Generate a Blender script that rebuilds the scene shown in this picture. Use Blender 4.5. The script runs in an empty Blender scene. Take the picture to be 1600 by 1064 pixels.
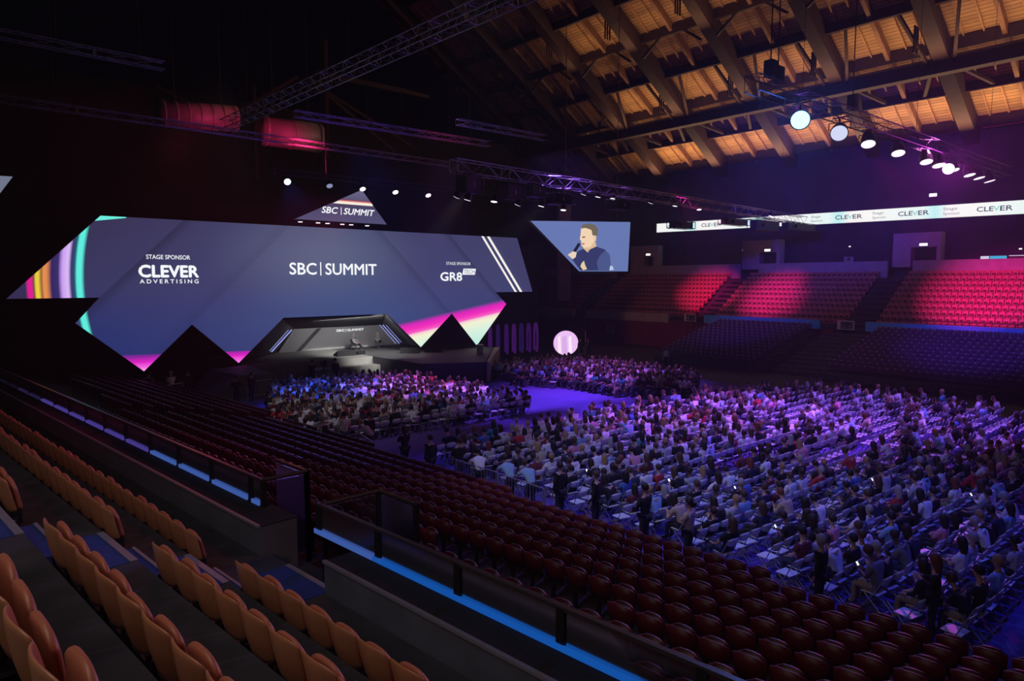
import bpy, bmesh, math, random
import numpy as np
from mathutils import Vector, Matrix, Euler

random.seed(11)
SC = bpy.context.scene
COL = SC.collection
rad = math.radians

# ------------------------------------------------------------------ camera, world, exposure
# X runs across the hall, Y along it towards the stage wall, Z up, metres
cam_d = bpy.data.cameras.new('camera')
cam_d.lens = 24.0
cam_d.sensor_width = 36.0
cam_d.clip_start = 0.05
cam_d.clip_end = 400
cam = bpy.data.objects.new('camera', cam_d)
cam.location = (0, 0, 7.3)
cam.rotation_euler = (rad(90) - math.atan(93 / 1066.67), 0, rad(-40.46))
COL.objects.link(cam)
SC.camera = cam

SC.view_settings.view_transform = 'Standard'
SC.view_settings.look = 'None'
SC.view_settings.exposure = 0.0
SC.view_settings.gamma = 1.0
SC.view_settings.use_curve_mapping = False

world = bpy.data.worlds.new('hall_dark')
SC.world = world
world.use_nodes = True
world.node_tree.nodes['Background'].inputs[0].default_value = (0.25, 0.2, 0.6, 1)
world.node_tree.nodes['Background'].inputs[1].default_value = 0.0015


def spot(name, loc, aim, color, power, angle=40, blend=0.6, radius=0.25):
    d = bpy.data.lights.new(name, 'SPOT')
    d.color = color
    d.energy = power
    d.spot_size = rad(angle)
    d.spot_blend = blend
    d.shadow_soft_size = radius
    o = bpy.data.objects.new(name, d)
    o.location = loc
    o.rotation_euler = (Vector(aim) - Vector(loc)).to_track_quat('-Z', 'Y').to_euler()
    COL.objects.link(o)
    return o


def area(name, loc, aim, color, power, sx, sy):
    d = bpy.data.lights.new(name, 'AREA')
    d.shape = 'RECTANGLE'
    d.size = sx
    d.size_y = sy
    d.color = color
    d.energy = power
    o = bpy.data.objects.new(name, d)
    o.location = loc
    o.rotation_euler = (Vector(aim) - Vector(loc)).to_track_quat('-Z', 'Y').to_euler()
    COL.objects.link(o)
    return o


PURPLE = (0.29, 0.11, 1.0)
VIOLET = (0.34, 0.10, 1.0)
BLUE = (0.06, 0.07, 1.0)
PINK = (1.0, 0.02, 0.22)
MAGENTA = (1.0, 0.05, 0.62)
WARM = (1.0, 0.58, 0.28)
# washes over the seated floor
spot('wash_runway', (30, 30, 20), (27, 29, 0), PURPLE, 34000, 44, 0.9, 0.5)
spot('wash_block_middle', (30, 16, 20), (28, 18, 0), VIOLET, 34000, 52, 0.9, 0.5)
spot('wash_block_far', (36, 8, 20), (36, 13, 0), PURPLE, 24000, 50, 0.9, 0.5)
spot('wash_pink_patch', (44, 14, 16), (28.5, 21.0, 0), (1.0, 0.18, 0.75), 7500, 24, 0.9, 0.4)
spot('wash_block_near', (18, 4, 16), (20, 10, 0), BLUE, 4200, 66, 0.9, 0.5)
spot('wash_rim', (14.5, 26, 13), (14.8, 17, 0), BLUE, 3200, 60, 0.9, 0.5)
spot('wash_stage_block_blue', (20, 36, 19), (18.2, 37, 0), (0.05, 0.10, 1.0), 26000, 30, 0.9, 0.4)
spot('wash_stage_block_violet', (26, 36, 20), (23, 35, 0), (0.70, 0.16, 1.0), 26000, 34, 0.9, 0.4)
spot('wash_side_block', (33, 31, 20), (36, 32, 0), (0.45, 0.12, 1.0), 19000, 46, 0.9, 0.4)
spot('fill_crowd_white', (8, 12, 15), (19, 14, 0), (0.78, 0.78, 1.0), 2400, 62, 1.0, 0.6)
spot('fill_stage_block_white', (8, 26, 15), (16, 32, 0), (0.85, 0.8, 0.95), 1900, 50, 1.0, 0.6)
# stage key light
spot('stage_key', (23.4, 31.5, 12.4), (26.4, 49.6, 1.6), (1.0, 0.97, 0.9), 24000, 22, 0.7, 0.3)
area('alcove_added_fill', (24.6, 48.7, 4.35), (26.6, 53.5, 2.2), (1.0, 0.97, 0.92), 260, 6.5, 0.25)  # unseen fill, added to brighten the alcove back panel
spot('stage_key_side', (30.5, 32.0, 12.4), (27.0, 48.5, 1.6), (1.0, 0.97, 0.9), 16000, 22, 0.8, 0.3)
# pink pools on the far stand, blue on the lower one
spot('pool_pink_first', (46, 33, 14), (65.5, 43.4, 6.2), PINK, 42000, 20, 1.0, 0.2)
spot('pool_pink_second', (40, 30, 14), (65.2, 35.5, 5.5), (1.0, 0.02, 0.42), 52000, 18, 1.0, 0.2)
spot('pool_pink_third', (40, 16, 14), (65.4, 17.2, 6.2), (1.0, 0.02, 0.36), 60000, 25, 1.0, 0.2)
spot('stand_dim_warm', (30, 45, 13), (66, 45, 6), (1.0, 0.35, 0.22), 3000, 60, 1.0, 0.5)
spot('stand_dim_violet', (30, 18, 13), (66, 22, 6), (0.85, 0.35, 0.55), 3000, 60, 1.0, 0.5)
spot('stand_low_blue', (40, 14, 14), (57, 15, 2.5), (0.16, 0.06, 1.0), 8000, 40, 1.0, 0.4)
spot('stand_low_violet', (40, 34, 14), (57, 34, 2.5), (0.30, 0.05, 1.0), 3600, 32, 1.0, 0.4)
spot('far_wall_blue', (42, 22, 13), (73, 36, 17), (0.03, 0.03, 1.0), 16000, 60, 1.0, 0.5)
spot('far_wall_magenta', (47, 15, 13.5), (73, 21.5, 17.0), (0.8, 0.03, 0.9), 3600, 50, 1.0, 0.5)
# roof uplights on the far side
for k, (xx, pw) in enumerate(((70.3, 2300), (63.0, 1200), (55.0, 600))):
    zz = 21.55 + (73 - xx) * 0.64 - 3.4
    a_ = area('roof_uplight_%d' % k, (xx, 33, zz), (xx - 0.54, 33, zz + 0.84), WARM, pw, 0.3, 46)
    a_.rotation_euler = (0, rad(180 - 32.6), 0)
spot('roof_red', (22, 44, 15), (19, 57, 19.6), (1.0, 0.03, 0.16), 2600, 60, 1.0, 0.4)
spot('roof_red_high', (27, 34, 15), (30, 56, 24), (1.0, 0.03, 0.10), 500, 60, 1.0, 0.4)
# house light over the seats by the camera, and the lower near stand
area('house_warm', (-3.5, 5, 12.5), (3, 7, 4.2), (1.0, 0.84, 0.74), 190, 4.0, 8.0)
spot('near_pink', (16, 30, 11), (1.0, 18, 4.2), (1.0, 0.03, 0.16), 4200, 40, 1.0, 0.3)
spot('near_rim', (14, 2, 12.5), (1.6, 5.5, 4.6), (1.0, 0.36, 0.34), 1100, 60, 1.0, 0.3)
spot('near_red', (8, 30, 13), (9.5, 12, 1.4), (1.0, 0.12, 0.14), 420, 85, 1.0, 0.5)
spot('aisle_blue', (8.2, 9.5, 9.5), (1.4, 7.9, 4.2), (0.05, 0.10, 1.0), 150, 30, 1.0, 0.2)


# ------------------------------------------------------------------ materials
class N:
    """a number or a socket, with arithmetic that becomes Math nodes"""
    nt = None

    def __init__(self, s):
        self.s = s

    def _m(self, op, b=None, c=None, clamp=False):
        n = N.nt.nodes.new('ShaderNodeMath')
        n.operation = op
        n.use_clamp = clamp
        for i, v in enumerate((self, b, c)):
            if v is None:
                continue
            v = v.s if isinstance(v, N) else v
            if isinstance(v, (int, float)):
                n.inputs[i].default_value = v
            else:
                N.nt.links.new(v, n.inputs[i])
        return N(n.outputs[0])

    def __add__(self, b): return self._m('ADD', b)
    def __sub__(self, b): return self._m('SUBTRACT', b)
    def __mul__(self, b): return self._m('MULTIPLY', b)
    def __truediv__(self, b): return self._m('DIVIDE', b)
    def gt(self, b): return self._m('GREATER_THAN', b)
    def lt(self, b): return self._m('LESS_THAN', b)
    def abs(self): return self._m('ABSOLUTE')
    def sqrt(self): return self._m('SQRT')
    def clamp(self): return self._m('ADD', 0.0, clamp=True)
    def smooth(self, a, b):
        n = N.nt.nodes.new('ShaderNodeMapRange')
        n.interpolation_type = 'SMOOTHSTEP'
        N.nt.links.new(self.s, n.inputs[0])
        n.inputs[1].default_value = a
        n.inputs[2].default_value = b
        return N(n.outputs[0])


def ramp(x, stops, interp='LINEAR'):
    n = N.nt.nodes.new('ShaderNodeValToRGB')
    n.color_ramp.interpolation = interp
    e = n.color_ramp.elements
    while len(e) < len(stops):
        e.new(0.5)
    for el, (p, c) in zip(e, stops):
        el.position = p
        el.color = (*c, 1)
    N.nt.links.new(x.s, n.inputs[0])
    return n.outputs[0]


def mixc(f, a, b):
    n = N.nt.nodes.new('ShaderNodeMix')
    n.data_type = 'RGBA'
    for sock, v in ((n.inputs[0], f), (n.inputs[6], a), (n.inputs[7], b)):
        v = v.s if isinstance(v, N) else v
        if isinstance(v, (int, float)):
            sock.default_value = v
        elif isinstance(v, tuple):
            sock.default_value = (*v, 1)
        else:
            N.nt.links.new(v, sock)
    return n.outputs[2]


MATS = {}


def srgb(r, g, b):
    f = lambda c: (c / 255 / 12.92) if c / 255 <= 0.04045 else ((c / 255 + 0.055) / 1.055) ** 2.4
    return (f(r), f(g), f(b))


def mat(name, color, rough=0.6, metal=0.0, noise=0.12, scale=8.0, spec=0.5, bump=0.0):
    if name in MATS:
        return MATS[name]
    m = bpy.data.materials.new(name)
    m.use_nodes = True
    nt = N.nt = m.node_tree
    b = nt.nodes['Principled BSDF']
    b.inputs['Roughness'].default_value = rough
    b.inputs['Metallic'].default_value = metal
    b.inputs['Specular IOR Level'].default_value = spec
    b.inputs['Base Color'].default_value = (*color, 1)
    if noise:
        tc = nt.nodes.new('ShaderNodeTexCoord')
        nz = nt.nodes.new('ShaderNodeTexNoise')
        nz.inputs['Scale'].default_value = scale
        nz.inputs['Detail'].default_value = 3
        nt.links.new(tc.outputs['Object'], nz.inputs['Vector'])
        lo = tuple(c * (1 - noise) for c in color)
        hi = tuple(min(1, c * (1 + noise)) for c in color)
        nt.links.new(ramp(N(nz.outputs[0]), [(0.3, lo), (0.7, hi)]), b.inputs['Base Color'])
        if bump:
            bp = nt.nodes.new('ShaderNodeBump')
            bp.inputs['Strength'].default_value = bump
            nt.links.new(nz.outputs[0], bp.inputs['Height'])
            nt.links.new(bp.outputs[0], b.inputs['Normal'])
    MATS[name] = m
    return m


def emit(name, color, strength=1.0):
    if name in MATS:
        return MATS[name]
    m = bpy.data.materials.new(name)
    m.use_nodes = True
    nt = m.node_tree
    nt.nodes.clear()
    e = nt.nodes.new('ShaderNodeEmission')
    e.inputs[0].default_value = (*color, 1)
    e.inputs[1].default_value = strength
    o = nt.nodes.new('ShaderNodeOutputMaterial')
    nt.links.new(e.outputs[0], o.inputs[0])
    MATS[name] = m
    return m


def glass(name, tint, ior=1.45):
    m = bpy.data.materials.new(name)
    m.use_nodes = True
    nt = m.node_tree
    nt.nodes.clear()
    t = nt.nodes.new('ShaderNodeBsdfTransparent')
    t.inputs[0].default_value = (*tint, 1)
    g = nt.nodes.new('ShaderNodeBsdfGlossy')
    g.inputs['Roughness'].default_value = 0.2
    f = nt.nodes.new('ShaderNodeFresnel')
    f.inputs[0].default_value = ior
    mx = nt.nodes.new('ShaderNodeMixShader')
    nt.links.new(f.outputs[0], mx.inputs[0])
    nt.links.new(t.outputs[0], mx.inputs[1])
    nt.links.new(g.outputs[0], mx.inputs[2])
    o = nt.nodes.new('ShaderNodeOutputMaterial')
    nt.links.new(mx.outputs[0], o.inputs[0])
    MATS[name] = m
    return m


def planks(name, base, width, axis=0):
    m = bpy.data.materials.new(name)
    m.use_nodes = True
    nt = N.nt = m.node_tree
    b = nt.nodes['Principled BSDF']
    b.inputs['Roughness'].default_value = 0.7
    tc = nt.nodes.new('ShaderNodeTexCoord')
    sp = nt.nodes.new('ShaderNodeSeparateXYZ')
    nt.links.new(tc.outputs['Object'], sp.inputs[0])
    x = N(sp.outputs[axis]) / width
    fr = x._m('FRACT')
    line = fr.smooth(0.0, 0.22) * (N(fr.s)._m('SUBTRACT', 1.0).abs().smooth(0.0, 0.1))
    wn = nt.nodes.new('ShaderNodeTexWhiteNoise')
    wn.noise_dimensions = '1D'
    nt.links.new(x._m('FLOOR').s, wn.inputs['W'])
    tone = N(wn.outputs[0]) * 0.5 + 0.72
    nz = nt.nodes.new('ShaderNodeTexNoise')
    nz.inputs['Scale'].default_value = 1.2
    nt.links.new(tc.outputs['Object'], nz.inputs['Vector'])
    k = (line * 0.75 + 0.25) * tone * (N(nz.outputs[0]) * 0.5 + 0.75)
    nt.links.new(mixc(k, (0, 0, 0), base), b.inputs['Base Color'])
    MATS[name] = m
    return m


M_BLACK = mat('black_drape', (0.012, 0.012, 0.016), 0.9, noise=0.3, scale=1.5)
M_BLACKM = mat('black_metal', (0.02, 0.02, 0.024), 0.45, 0.3, noise=0.1)
M_CONC = mat('stand_concrete', (0.046, 0.050, 0.070), 0.75, noise=0.25, scale=2.5, bump=0.1)
M_CONCD = mat('dark_concrete', (0.05, 0.05, 0.06), 0.8, noise=0.25, scale=2.5)
M_PALEC = mat('pale_concrete', (0.36, 0.34, 0.36), 0.8, noise=0.12, scale=1.5)
M_FLOOR = mat('floor_carpet', (0.11, 0.07, 0.34), 0.9, noise=0.10, scale=0.7)
M_ALU = mat('truss_aluminium', (0.45, 0.45, 0.48), 0.35, 0.8, noise=0.05)
M_BLUECARPET = mat('blue_step_carpet', (0.02, 0.05, 0.26), 0.9, noise=0.2, scale=20)
M_NOSE = mat('step_nosing', (0.30, 0.32, 0.40), 0.5, 0.4, noise=0.05)
M_ORANGE = mat('orange_seat_plastic', (0.50, 0.215, 0.11), 0.33, noise=0.08, scale=6)
M_ORANGE_PAN = mat('orange_seat_pan', (0.46, 0.17, 0.10), 0.38, noise=0.08, scale=6)
M_RED = mat('red_seat_plastic', (0.11, 0.006, 0.010), 0.48, noise=0.15, scale=6)
M_RED_PAN = mat('red_seat_pan', (0.06, 0.004, 0.006), 0.4, noise=0.15, scale=6)
M_FARSEAT = mat('far_seat_plastic', (0.42, 0.17, 0.16), 0.5, noise=0.06)
M_FARPAN = mat('far_seat_pan', (0.08, 0.02, 0.02), 0.6, noise=0.06)
M_LOWSEAT = mat('lower_far_seat', (0.07, 0.03, 0.10), 0.4, noise=0.06)
M_LOWTIP = mat('lower_far_seat_edge', (0.55, 0.5, 0.6), 0.4, noise=0.06)
M_WHITEP = mat('white_chair_plastic', (0.72, 0.72, 0.76), 0.4, noise=0.05)
M_TUBE = mat('grey_chair_tube', (0.42, 0.42, 0.45), 0.35, 0.5, noise=0.05)
M_STEEL = mat('galvanised_steel', (0.5, 0.5, 0.55), 0.4, 0.7, noise=0.1)
M_GLASS = glass('balustrade_glass', (0.72, 0.72, 0.82))
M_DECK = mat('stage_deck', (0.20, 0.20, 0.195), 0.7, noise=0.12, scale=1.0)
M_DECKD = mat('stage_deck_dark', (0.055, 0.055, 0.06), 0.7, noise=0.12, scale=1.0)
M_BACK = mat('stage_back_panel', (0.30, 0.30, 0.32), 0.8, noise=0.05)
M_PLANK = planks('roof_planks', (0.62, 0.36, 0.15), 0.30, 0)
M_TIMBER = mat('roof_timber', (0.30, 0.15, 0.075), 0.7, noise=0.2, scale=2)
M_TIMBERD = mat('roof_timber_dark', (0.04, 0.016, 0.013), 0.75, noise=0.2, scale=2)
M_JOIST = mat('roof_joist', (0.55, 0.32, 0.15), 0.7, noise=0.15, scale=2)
M_WHITE_E = emit('lettering_white', (0.95, 0.97, 1.0), 1.0)
M_INK = mat('ribbon_ink', (0.01, 0.012, 0.02), 0.6, noise=0)
M_FASCIA_LIT = mat('fascia_painted_blue_light', (0.06, 0.38, 0.95), 0.6, noise=0.1, scale=2)  # pale panel; blue light falling on it is put into the base colour
M_SKIN = mat('skin', (0.42, 0.24, 0.17), 0.55, noise=0.06)
M_SHOE = mat('dark_shoe', (0.02, 0.02, 0.02), 0.4, noise=0)
M_MAROON = mat('maroon_wall', (0.16, 0.02, 0.035), 0.8, noise=0.15, scale=1)


def hall_roof(x):
    return 21.7 + (73 - x) * 0.64 if x > 30 else 49.1 - (30 - x) * 0.591


# ------------------------------------------------------------------ mesh helpers
class MB:
    def __init__(self):
        self.v, self.f, self.m = [], [], []

    def add(self, vs, fs, mi=0, M=None):
        n = len(self.v)
        for p in vs:
            p = Vector(p)
            self.v.append(tuple(M @ p if M else p))
        for q in fs:
            self.f.append(tuple(i + n for i in q))
            self.m.append(mi)
        return self

    def box(self, c, s, M=None, mi=0):
        x, y, z = (k / 2 for k in s)
        vs = [(c[0] + a * x, c[1] + b * y, c[2] + d * z) for d in (-1, 1) for b in (-1, 1) for a in (-1, 1)]
        return self.add(vs, [(0, 2, 3, 1), (4, 5, 7, 6), (0, 1, 5, 4), (2, 6, 7, 3), (0, 4, 6, 2), (1, 3, 7, 5)], mi, M)

    def b2(self, lo, hi, M=None, mi=0):
        c = [(a + b) / 2 for a, b in zip(lo, hi)]
        s = [abs(b - a) for a, b in zip(lo, hi)]
        return self.box(c, s, M, mi)

    def bar(self, a, b, r, n=6, r2=None, mi=0, M=None, rect=None):
        a, b = Vector(a), Vector(b)
        d = (b - a)
        if d.length < 1e-6:
            return self
        q = d.to_track_quat('Z', 'Y').to_matrix()
        r2 = r if r2 is None else r2
        vs = []
        if rect:
            up = Vector((0, 0, 1)) if abs(d.normalized().z) < 0.95 else Vector((0, 1, 0))
            sx = d.cross(up).normalized()
            sy = sx.cross(d).normalized()
            for p in (a, b):
                for i, j in ((-1, -1), (1, -1), (1, 1), (-1, 1)):
                    vs.append(p + sx * i * rect[0] / 2 + sy * j * rect[1] / 2)
            n = 4
        else:
            for p, rr in ((a, r), (b, r2)):
                for k in range(n):
                    t = 2 * math.pi * k / n
                    vs.append(p + q @ Vector((rr * math.cos(t), rr * math.sin(t), 0)))
        fs = [(k, (k + 1) % n, n + (k + 1) % n, n + k) for k in range(n)]
        fs += [tuple(range(n - 1, -1, -1)), tuple(range(n, 2 * n))]
        return self.add(vs, fs, mi, M)

    def poly(self, pts, depth, mi=0, M=None):
        """flat outline (x, z) in the plane y = 0, pushed back along +y by depth"""
        bm = bmesh.new()
        vs = [bm.verts.new((x, 0, z)) for x, z in pts]
        f = bm.faces.new(vs)
        f.normal_update()
        if f.normal.y > 0:
            f.normal_flip()
        if depth:
            r = bmesh.ops.extrude_face_region(bm, geom=[f])
            bmesh.ops.translate(bm, vec=(0, depth, 0), verts=[e for e in r['geom'] if isinstance(e, bmesh.types.BMVert)])
            if f.is_valid is False:
                pass
            bm.faces.ensure_lookup_table()
        if depth:
            keep = [g for g in bm.faces]
            if not any(all(abs(v.co.y) < 1e-6 for v in g.verts) for g in keep):
                bm.faces.new([v for v in vs])
        bmesh.ops.triangulate(bm, faces=[g for g in bm.faces if len(g.verts) > 4])
        bmesh.ops.recalc_face_normals(bm, faces=list(bm.faces))
        bm.verts.index_update()
        out = self.add([v.co.copy() for v in bm.verts], [tuple(v.index for v in g.verts) for g in bm.faces], mi, M)
        bm.free()
        return out

    def plan(self, pts, z0, z1, mi=0):
        """outline (x, y) seen from above between two heights"""
        n = len(pts)
        bm = bmesh.new()
        lo = [bm.verts.new((x, y, z0)) for x, y in pts]
        hi = [bm.verts.new((x, y, z1)) for x, y in pts]
        bm.faces.new(lo)
        bm.faces.new(hi)
        for i in range(n):
            bm.faces.new((lo[i], lo[(i + 1) % n], hi[(i + 1) % n], hi[i]))
        bmesh.ops.recalc_face_normals(bm, faces=list(bm.faces))
        bm.verts.index_update()
        self.add([v.co.copy() for v in bm.verts], [tuple(v.index for v in g.verts) for g in bm.faces], mi)
        bm.free()
        return self

    def mesh(self, name, mats, smooth=False):
        me = bpy.data.meshes.new(name)
        me.from_pydata(self.v, [], self.f)
        for m in (mats if isinstance(mats, (list, tuple)) else [mats]):
            me.materials.append(m)
        if any(self.m):
            me.polygons.foreach_set('material_index', self.m)
        if smooth:
            me.polygons.foreach_set('use_smooth', [True] * len(me.polygons))
        me.update()
        return me

    def build(self, name, mats, parent=None, smooth=False):
        return link(name, self.mesh(name, mats, smooth), parent)


def link(name, me, parent=None):
    o = bpy.data.objects.new(name, me)
    COL.objects.link(o)
    if parent is not None:
        o.parent = parent
    return o


def tag(o, label, cat, group=None):
    o['label'] = label
    o['category'] = cat
    if group:
        o['group'] = group
    return o


def thing(name, label, cat, loc=(0, 0, 0), rz=0.0, group=None):
    o = bpy.data.objects.new(name, None)
    o.empty_display_size = 0.2
    COL.objects.link(o)
    o.location = loc
    o.rotation_euler = (0, 0, rz)
    return tag(o, label, cat, group)


def struct(name, mb, mats):
    o = mb.build(name, mats)
    o['kind'] = 'structure'
    return o


KIDS = {}
LAST = []


def kids_of(o):
    if o.name not in KIDS:
        KIDS[o.name] = list(o.children)
    return KIDS[o.name]


def copy_tree(o, loc, rz, label, group=None, scale=None):
    LAST.clear()
    c = o.copy()
    COL.objects.link(c)
    c.location = loc
    c.rotation_euler = (0, 0, rz)
    c['label'] = label
    if group:
        c['group'] = group
    if scale:
        c.scale = scale
    for ch in kids_of(o):
        d = ch.copy()
        COL.objects.link(d)
        d.parent = c
        LAST.append(d)
        for g in kids_of(ch):
            e = g.copy()
            COL.objects.link(e)
            e.parent = d
    return c


def modmesh(name, mb_or_me, mats, mods):
    """apply modifiers and give back plain mesh data"""
    me = mb_or_me.mesh(name, mats) if isinstance(mb_or_me, MB) else mb_or_me
    o = bpy.data.objects.new('tmp', me)
    COL.objects.link(o)
    for t, kw in mods:
        m = o.modifiers.new(t, t)
        for k, v in kw.items():
            setattr(m, k, v)
    dg = bpy.context.evaluated_depsgraph_get()
    out = bpy.data.meshes.new_from_object(o.evaluated_get(dg))
    out.name = name
    bpy.data.objects.remove(o)
    if not out.materials:
        for m in (mats if isinstance(mats, (list, tuple)) else [mats]):
            out.materials.append(m)
    return out


def letters(body, x0, x1, z0, z1, y, bold=0.0, shear=0.0, spacing=1.0, M=None, depth=0.02):
    """raised letters filling a box of a plane that faces -Y; gives a mesh builder"""
    c = bpy.data.curves.new('t', 'FONT')
    c.body = body
    c.size = 1.0
    c.shear = shear
    c.space_character = spacing
    c.extrude = 0.0
    c.resolution_u = 3
    o = bpy.data.objects.new('t', c)
    COL.objects.link(o)
    dg = bpy.context.evaluated_depsgraph_get()
    me = bpy.data.meshes.new_from_object(o.evaluated_get(dg))
    bpy.data.objects.remove(o)
    co = np.array([v.co[:] for v in me.vertices])
    lo, hi = co.min(0), co.max(0)
    sx = (x1 - x0) / (hi[0] - lo[0])
    sz = (z1 - z0) / (hi[1] - lo[1])
    vs = [(x0 + (p[0] - lo[0]) * sx, y, z0 + (p[1] - lo[1]) * sz) for p in co]
    mb = MB()
    h = bold * (z1 - z0) * 1.1
    for k, (a, b) in enumerate(((0, 0), (h, 0), (-h, 0), (0, h), (0, -h)) if bold > .004 else ((0, 0),)):
        mb.add([(p[0] + a, p[1] - k * .0006, p[2] + b) for p in vs], [tuple(p.vertices) for p in me.polygons], 0, M)
    bpy.data.meshes.remove(me)
    return mb


# the near stand is turned a little against the hall: p runs along its rows, q towards the floor
S5, C5 = 0.1032, 0.99466


def NP(p, q, z):
    return Vector((q * C5 - p * S5, p * C5 + q * S5, z))


NM = Matrix(((-S5, C5, 0, 0), (C5, S5, 0, 0), (0, 0, 1, 0), (0, 0, 0, 1)))   # (p, q, z) -> world
NEAR_RZ = math.atan2(S5, C5) - math.pi / 2                                # local +Y looks along +q

ORD = ('first second third fourth fifth sixth seventh eighth ninth tenth eleventh twelfth thirteenth fourteenth fifteenth sixteenth '
       'seventeenth eighteenth nineteenth twentieth').split()
TENS = {2: 'twenty', 3: 'thirty', 4: 'forty', 5: 'fifty', 6: 'sixty'}


def nth(k):
    """0 -> first"""
    if k < 20:
        return ORD[k]
    n = k + 1
    if n % 10 == 0:
        return {30: 'thirtieth', 40: 'fortieth', 50: 'fiftieth', 60: 'sixtieth'}[n]
    return TENS[n // 10] + '-' + ORD[n % 10 - 1]


# ------------------------------------------------------------------ floor, stands, walls, roof
struct('floor', MB().b2((12.5, 1.5, -0.02), (43.5, 42, 0.0)), M_FLOOR)
struct('floor_outer', MB().b2((-12, -12, -0.4), (73, 76, -0.021)).b2((43.5, -12, -0.1), (73, 76, -0.002)).b2((-12, 42, -0.1), (43.5, 76, -0.002)), mat('outer_floor', (0.02, 0.02, 0.028), 0.7, noise=.2, scale=1))

ROW_Q = [3.40, 2.45, 1.49, 0.68, -0.25, -1.2]
ROW_T = [4.10, 4.65, 5.20, 5.75, 6.30, 6.85]           # height of the seat backs' top edge
SEAT_TOP = 0.82
ROW_F = [t - SEAT_TOP for t in ROW_T]
mb = MB()
PA, PB = 7.62, 8.78                                    # the aisle
for r, (q, z) in enumerate(zip(ROW_Q, ROW_F)):
    q_front = 4.6 if r == 0 else ROW_Q[r - 1] - 0.16
    mb.b2((-6, q - 0.16, z - 0.9), (40, q_front + 0.02, z), NM)
struct('floor_upper_near_stand', mb, M_CONC)
mb = MB()
mbn = MB()
for r, (q, z) in enumerate(zip(ROW_Q, ROW_F)):         # two carpeted treads to a row
    q0, q1 = q - 0.16, (4.6 if r == 0 else ROW_Q[r - 1] - 0.16)
    if r:
        mb.b2((PA + 0.0, q1 - 0.02, ROW_F[r - 1] - 0.02), (PB, q1 + 0.34, z - 0.275), NM)
        mbn.b2((PA, q1 + 0.31, z - 0.275), (PB, q1 + 0.345, z - 0.262), NM)
    mb.b2((PA, q0, z), (PB, q1 - 0.02, z + 0.006), NM)
    mbn.b2((PA, q1 - 0.05, z), (PB, q1 + 0.024, z + 0.014), NM)
o = struct('trim_1', mb, M_BLUECARPET)
o = struct('trim_2', mbn, M_NOSE)

# parapet in two lengths with the stair opening between them
for k, (a, b) in enumerate(((-4, 7.60), (9.38, 40))):
    mb = MB()
    mb.b2((a, 4.48, 2.2), (b, 5.08, 3.70), NM)
    struct('wall_parapet_%d' % (k + 1), mb, mat('parapet_paint', (0.10, 0.12, 0.165), 0.7, noise=.15, scale=2))
    mb = MB()
    mb.b2((a, 4.45, 3.70), (b, 4.50, 3.735), NM)
    struct('trim_%d' % (k + 3), mb, M_NOSE)
    mb = MB()
    mb.b2((a, 4.50, 3.70), (b, 5.10, 3.72), NM)
    struct('trim_%d' % (k + 5), mb, M_BLACK)
struct('wall_stair', MB().b2((7.6, 4.4, 2.2), (9.38, 4.7, 3.24), NM), M_BLACK)

# lower near stand
LQ = [5.75 + 0.82 * k for k in range(14)]
LZ = [2.25 - 0.165 * k for k in range(14)]
mb = MB()
for q, z in zip(LQ, LZ):
    for p in range(-2, 48):
        x = NP(p + .5, q, 0).x
        if x < 12.75:
            mb.b2((p, q - 0.2, -0.05), (p + 1, q + 0.64, z), NM)
struct('floor_lower_near_stand', mb, M_CONCD)
struct('wall_near_lower', MB().b2((-4, 5.09, 0), (48, 5.3, 2.9), NM), M_BLACK)

# far stand: lower bank, upper bank, concourse wall, curtain wall
mb = MB()
FL = [(50.2 + 0.80 * k, 0.55 + 0.205 * k) for k in range(12)]
for x, z in FL:
    mb.b2((x - 0.25, 9, 0), (x + 0.56, 23.5, z))
    mb.b2((x - 0.25, 28.2, 0), (x + 0.56, 38.6, z))
struct('floor_far_lower_stand', mb, M_CONCD)
mb = MB()
for k in range(10):
    mb.b2((51 + k * .95, 24.0, 0), (51.95 + k * .95, 27.8, 0.3 + 0.27 * k))
struct('trim_7', mb, M_CONCD)
mb = MB()
FU = [(62.45 + 0.735 * k, 3.12 + 0.475 * k) for k in range(10)]
for k, (x, z) in enumerate(FU):
    mb.b2((x - 0.3, 6, 0 if k else 2.6), (x + 0.46, 75, z))
struct('floor_far_upper_stand', mb, M_CONCD)
FAISLE = [(59.0, 60.4), (40.9, 42.6), (25.0, 26.7)]
mb = MB()
for a, b in FAISLE:
    for k, (x, z) in enumerate(FU):
        mb.b2((x - 0.3, a, z), (x + 0.46, b, z + 0.03))
        mb.b2((x - 0.62, a, z - .3), (x - 0.3, b, z - 0.2))
struct('trim_8', mb, mat('dark_steps', (0.015, 0.016, 0.03), 0.9, noise=0.1))
mb = MB()
for a, b in ((6, 24.4), (26.6, 39.9), (42.2, 58.0), (60.6, 75)):
    mb.b2((69.75, a, 7.4), (70.05, b, 9.2))
struct('wall_far_ledge', mb, M_PALEC)
struct('wall_far', MB().add([(73, 2, 0), (73, 76, 0), (73, 76, 23.2), (73, 2, 20.1), (74, 2, 0), (74, 76, 0), (74, 76, 23.2), (74, 2, 20.1)],
       [(0, 1, 2, 3), (7, 6, 5, 4), (3, 2, 6, 7), (0, 3, 7, 4), (1, 5, 6, 2), (0, 4, 5, 1)]), mat('far_wall_navy', (0.035, 0.035, 0.07), 0.85, noise=0.25, scale=0.3))
struct('floor_far_concourse', MB().b2((69.6, 4, 7.0), (73.1, 76, 7.6)), M_CONCD)
struct('wall_under_far_stand', MB().b2((61.7, 28, 0), (62.1, 75, 3.0)), M_MAROON)
mb = MB()
for a, b in ((45.8, 58.2), (60.3, 75)):
    mb.b2((61.55, a, 2.75), (61.95, b, 3.72))
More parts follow.
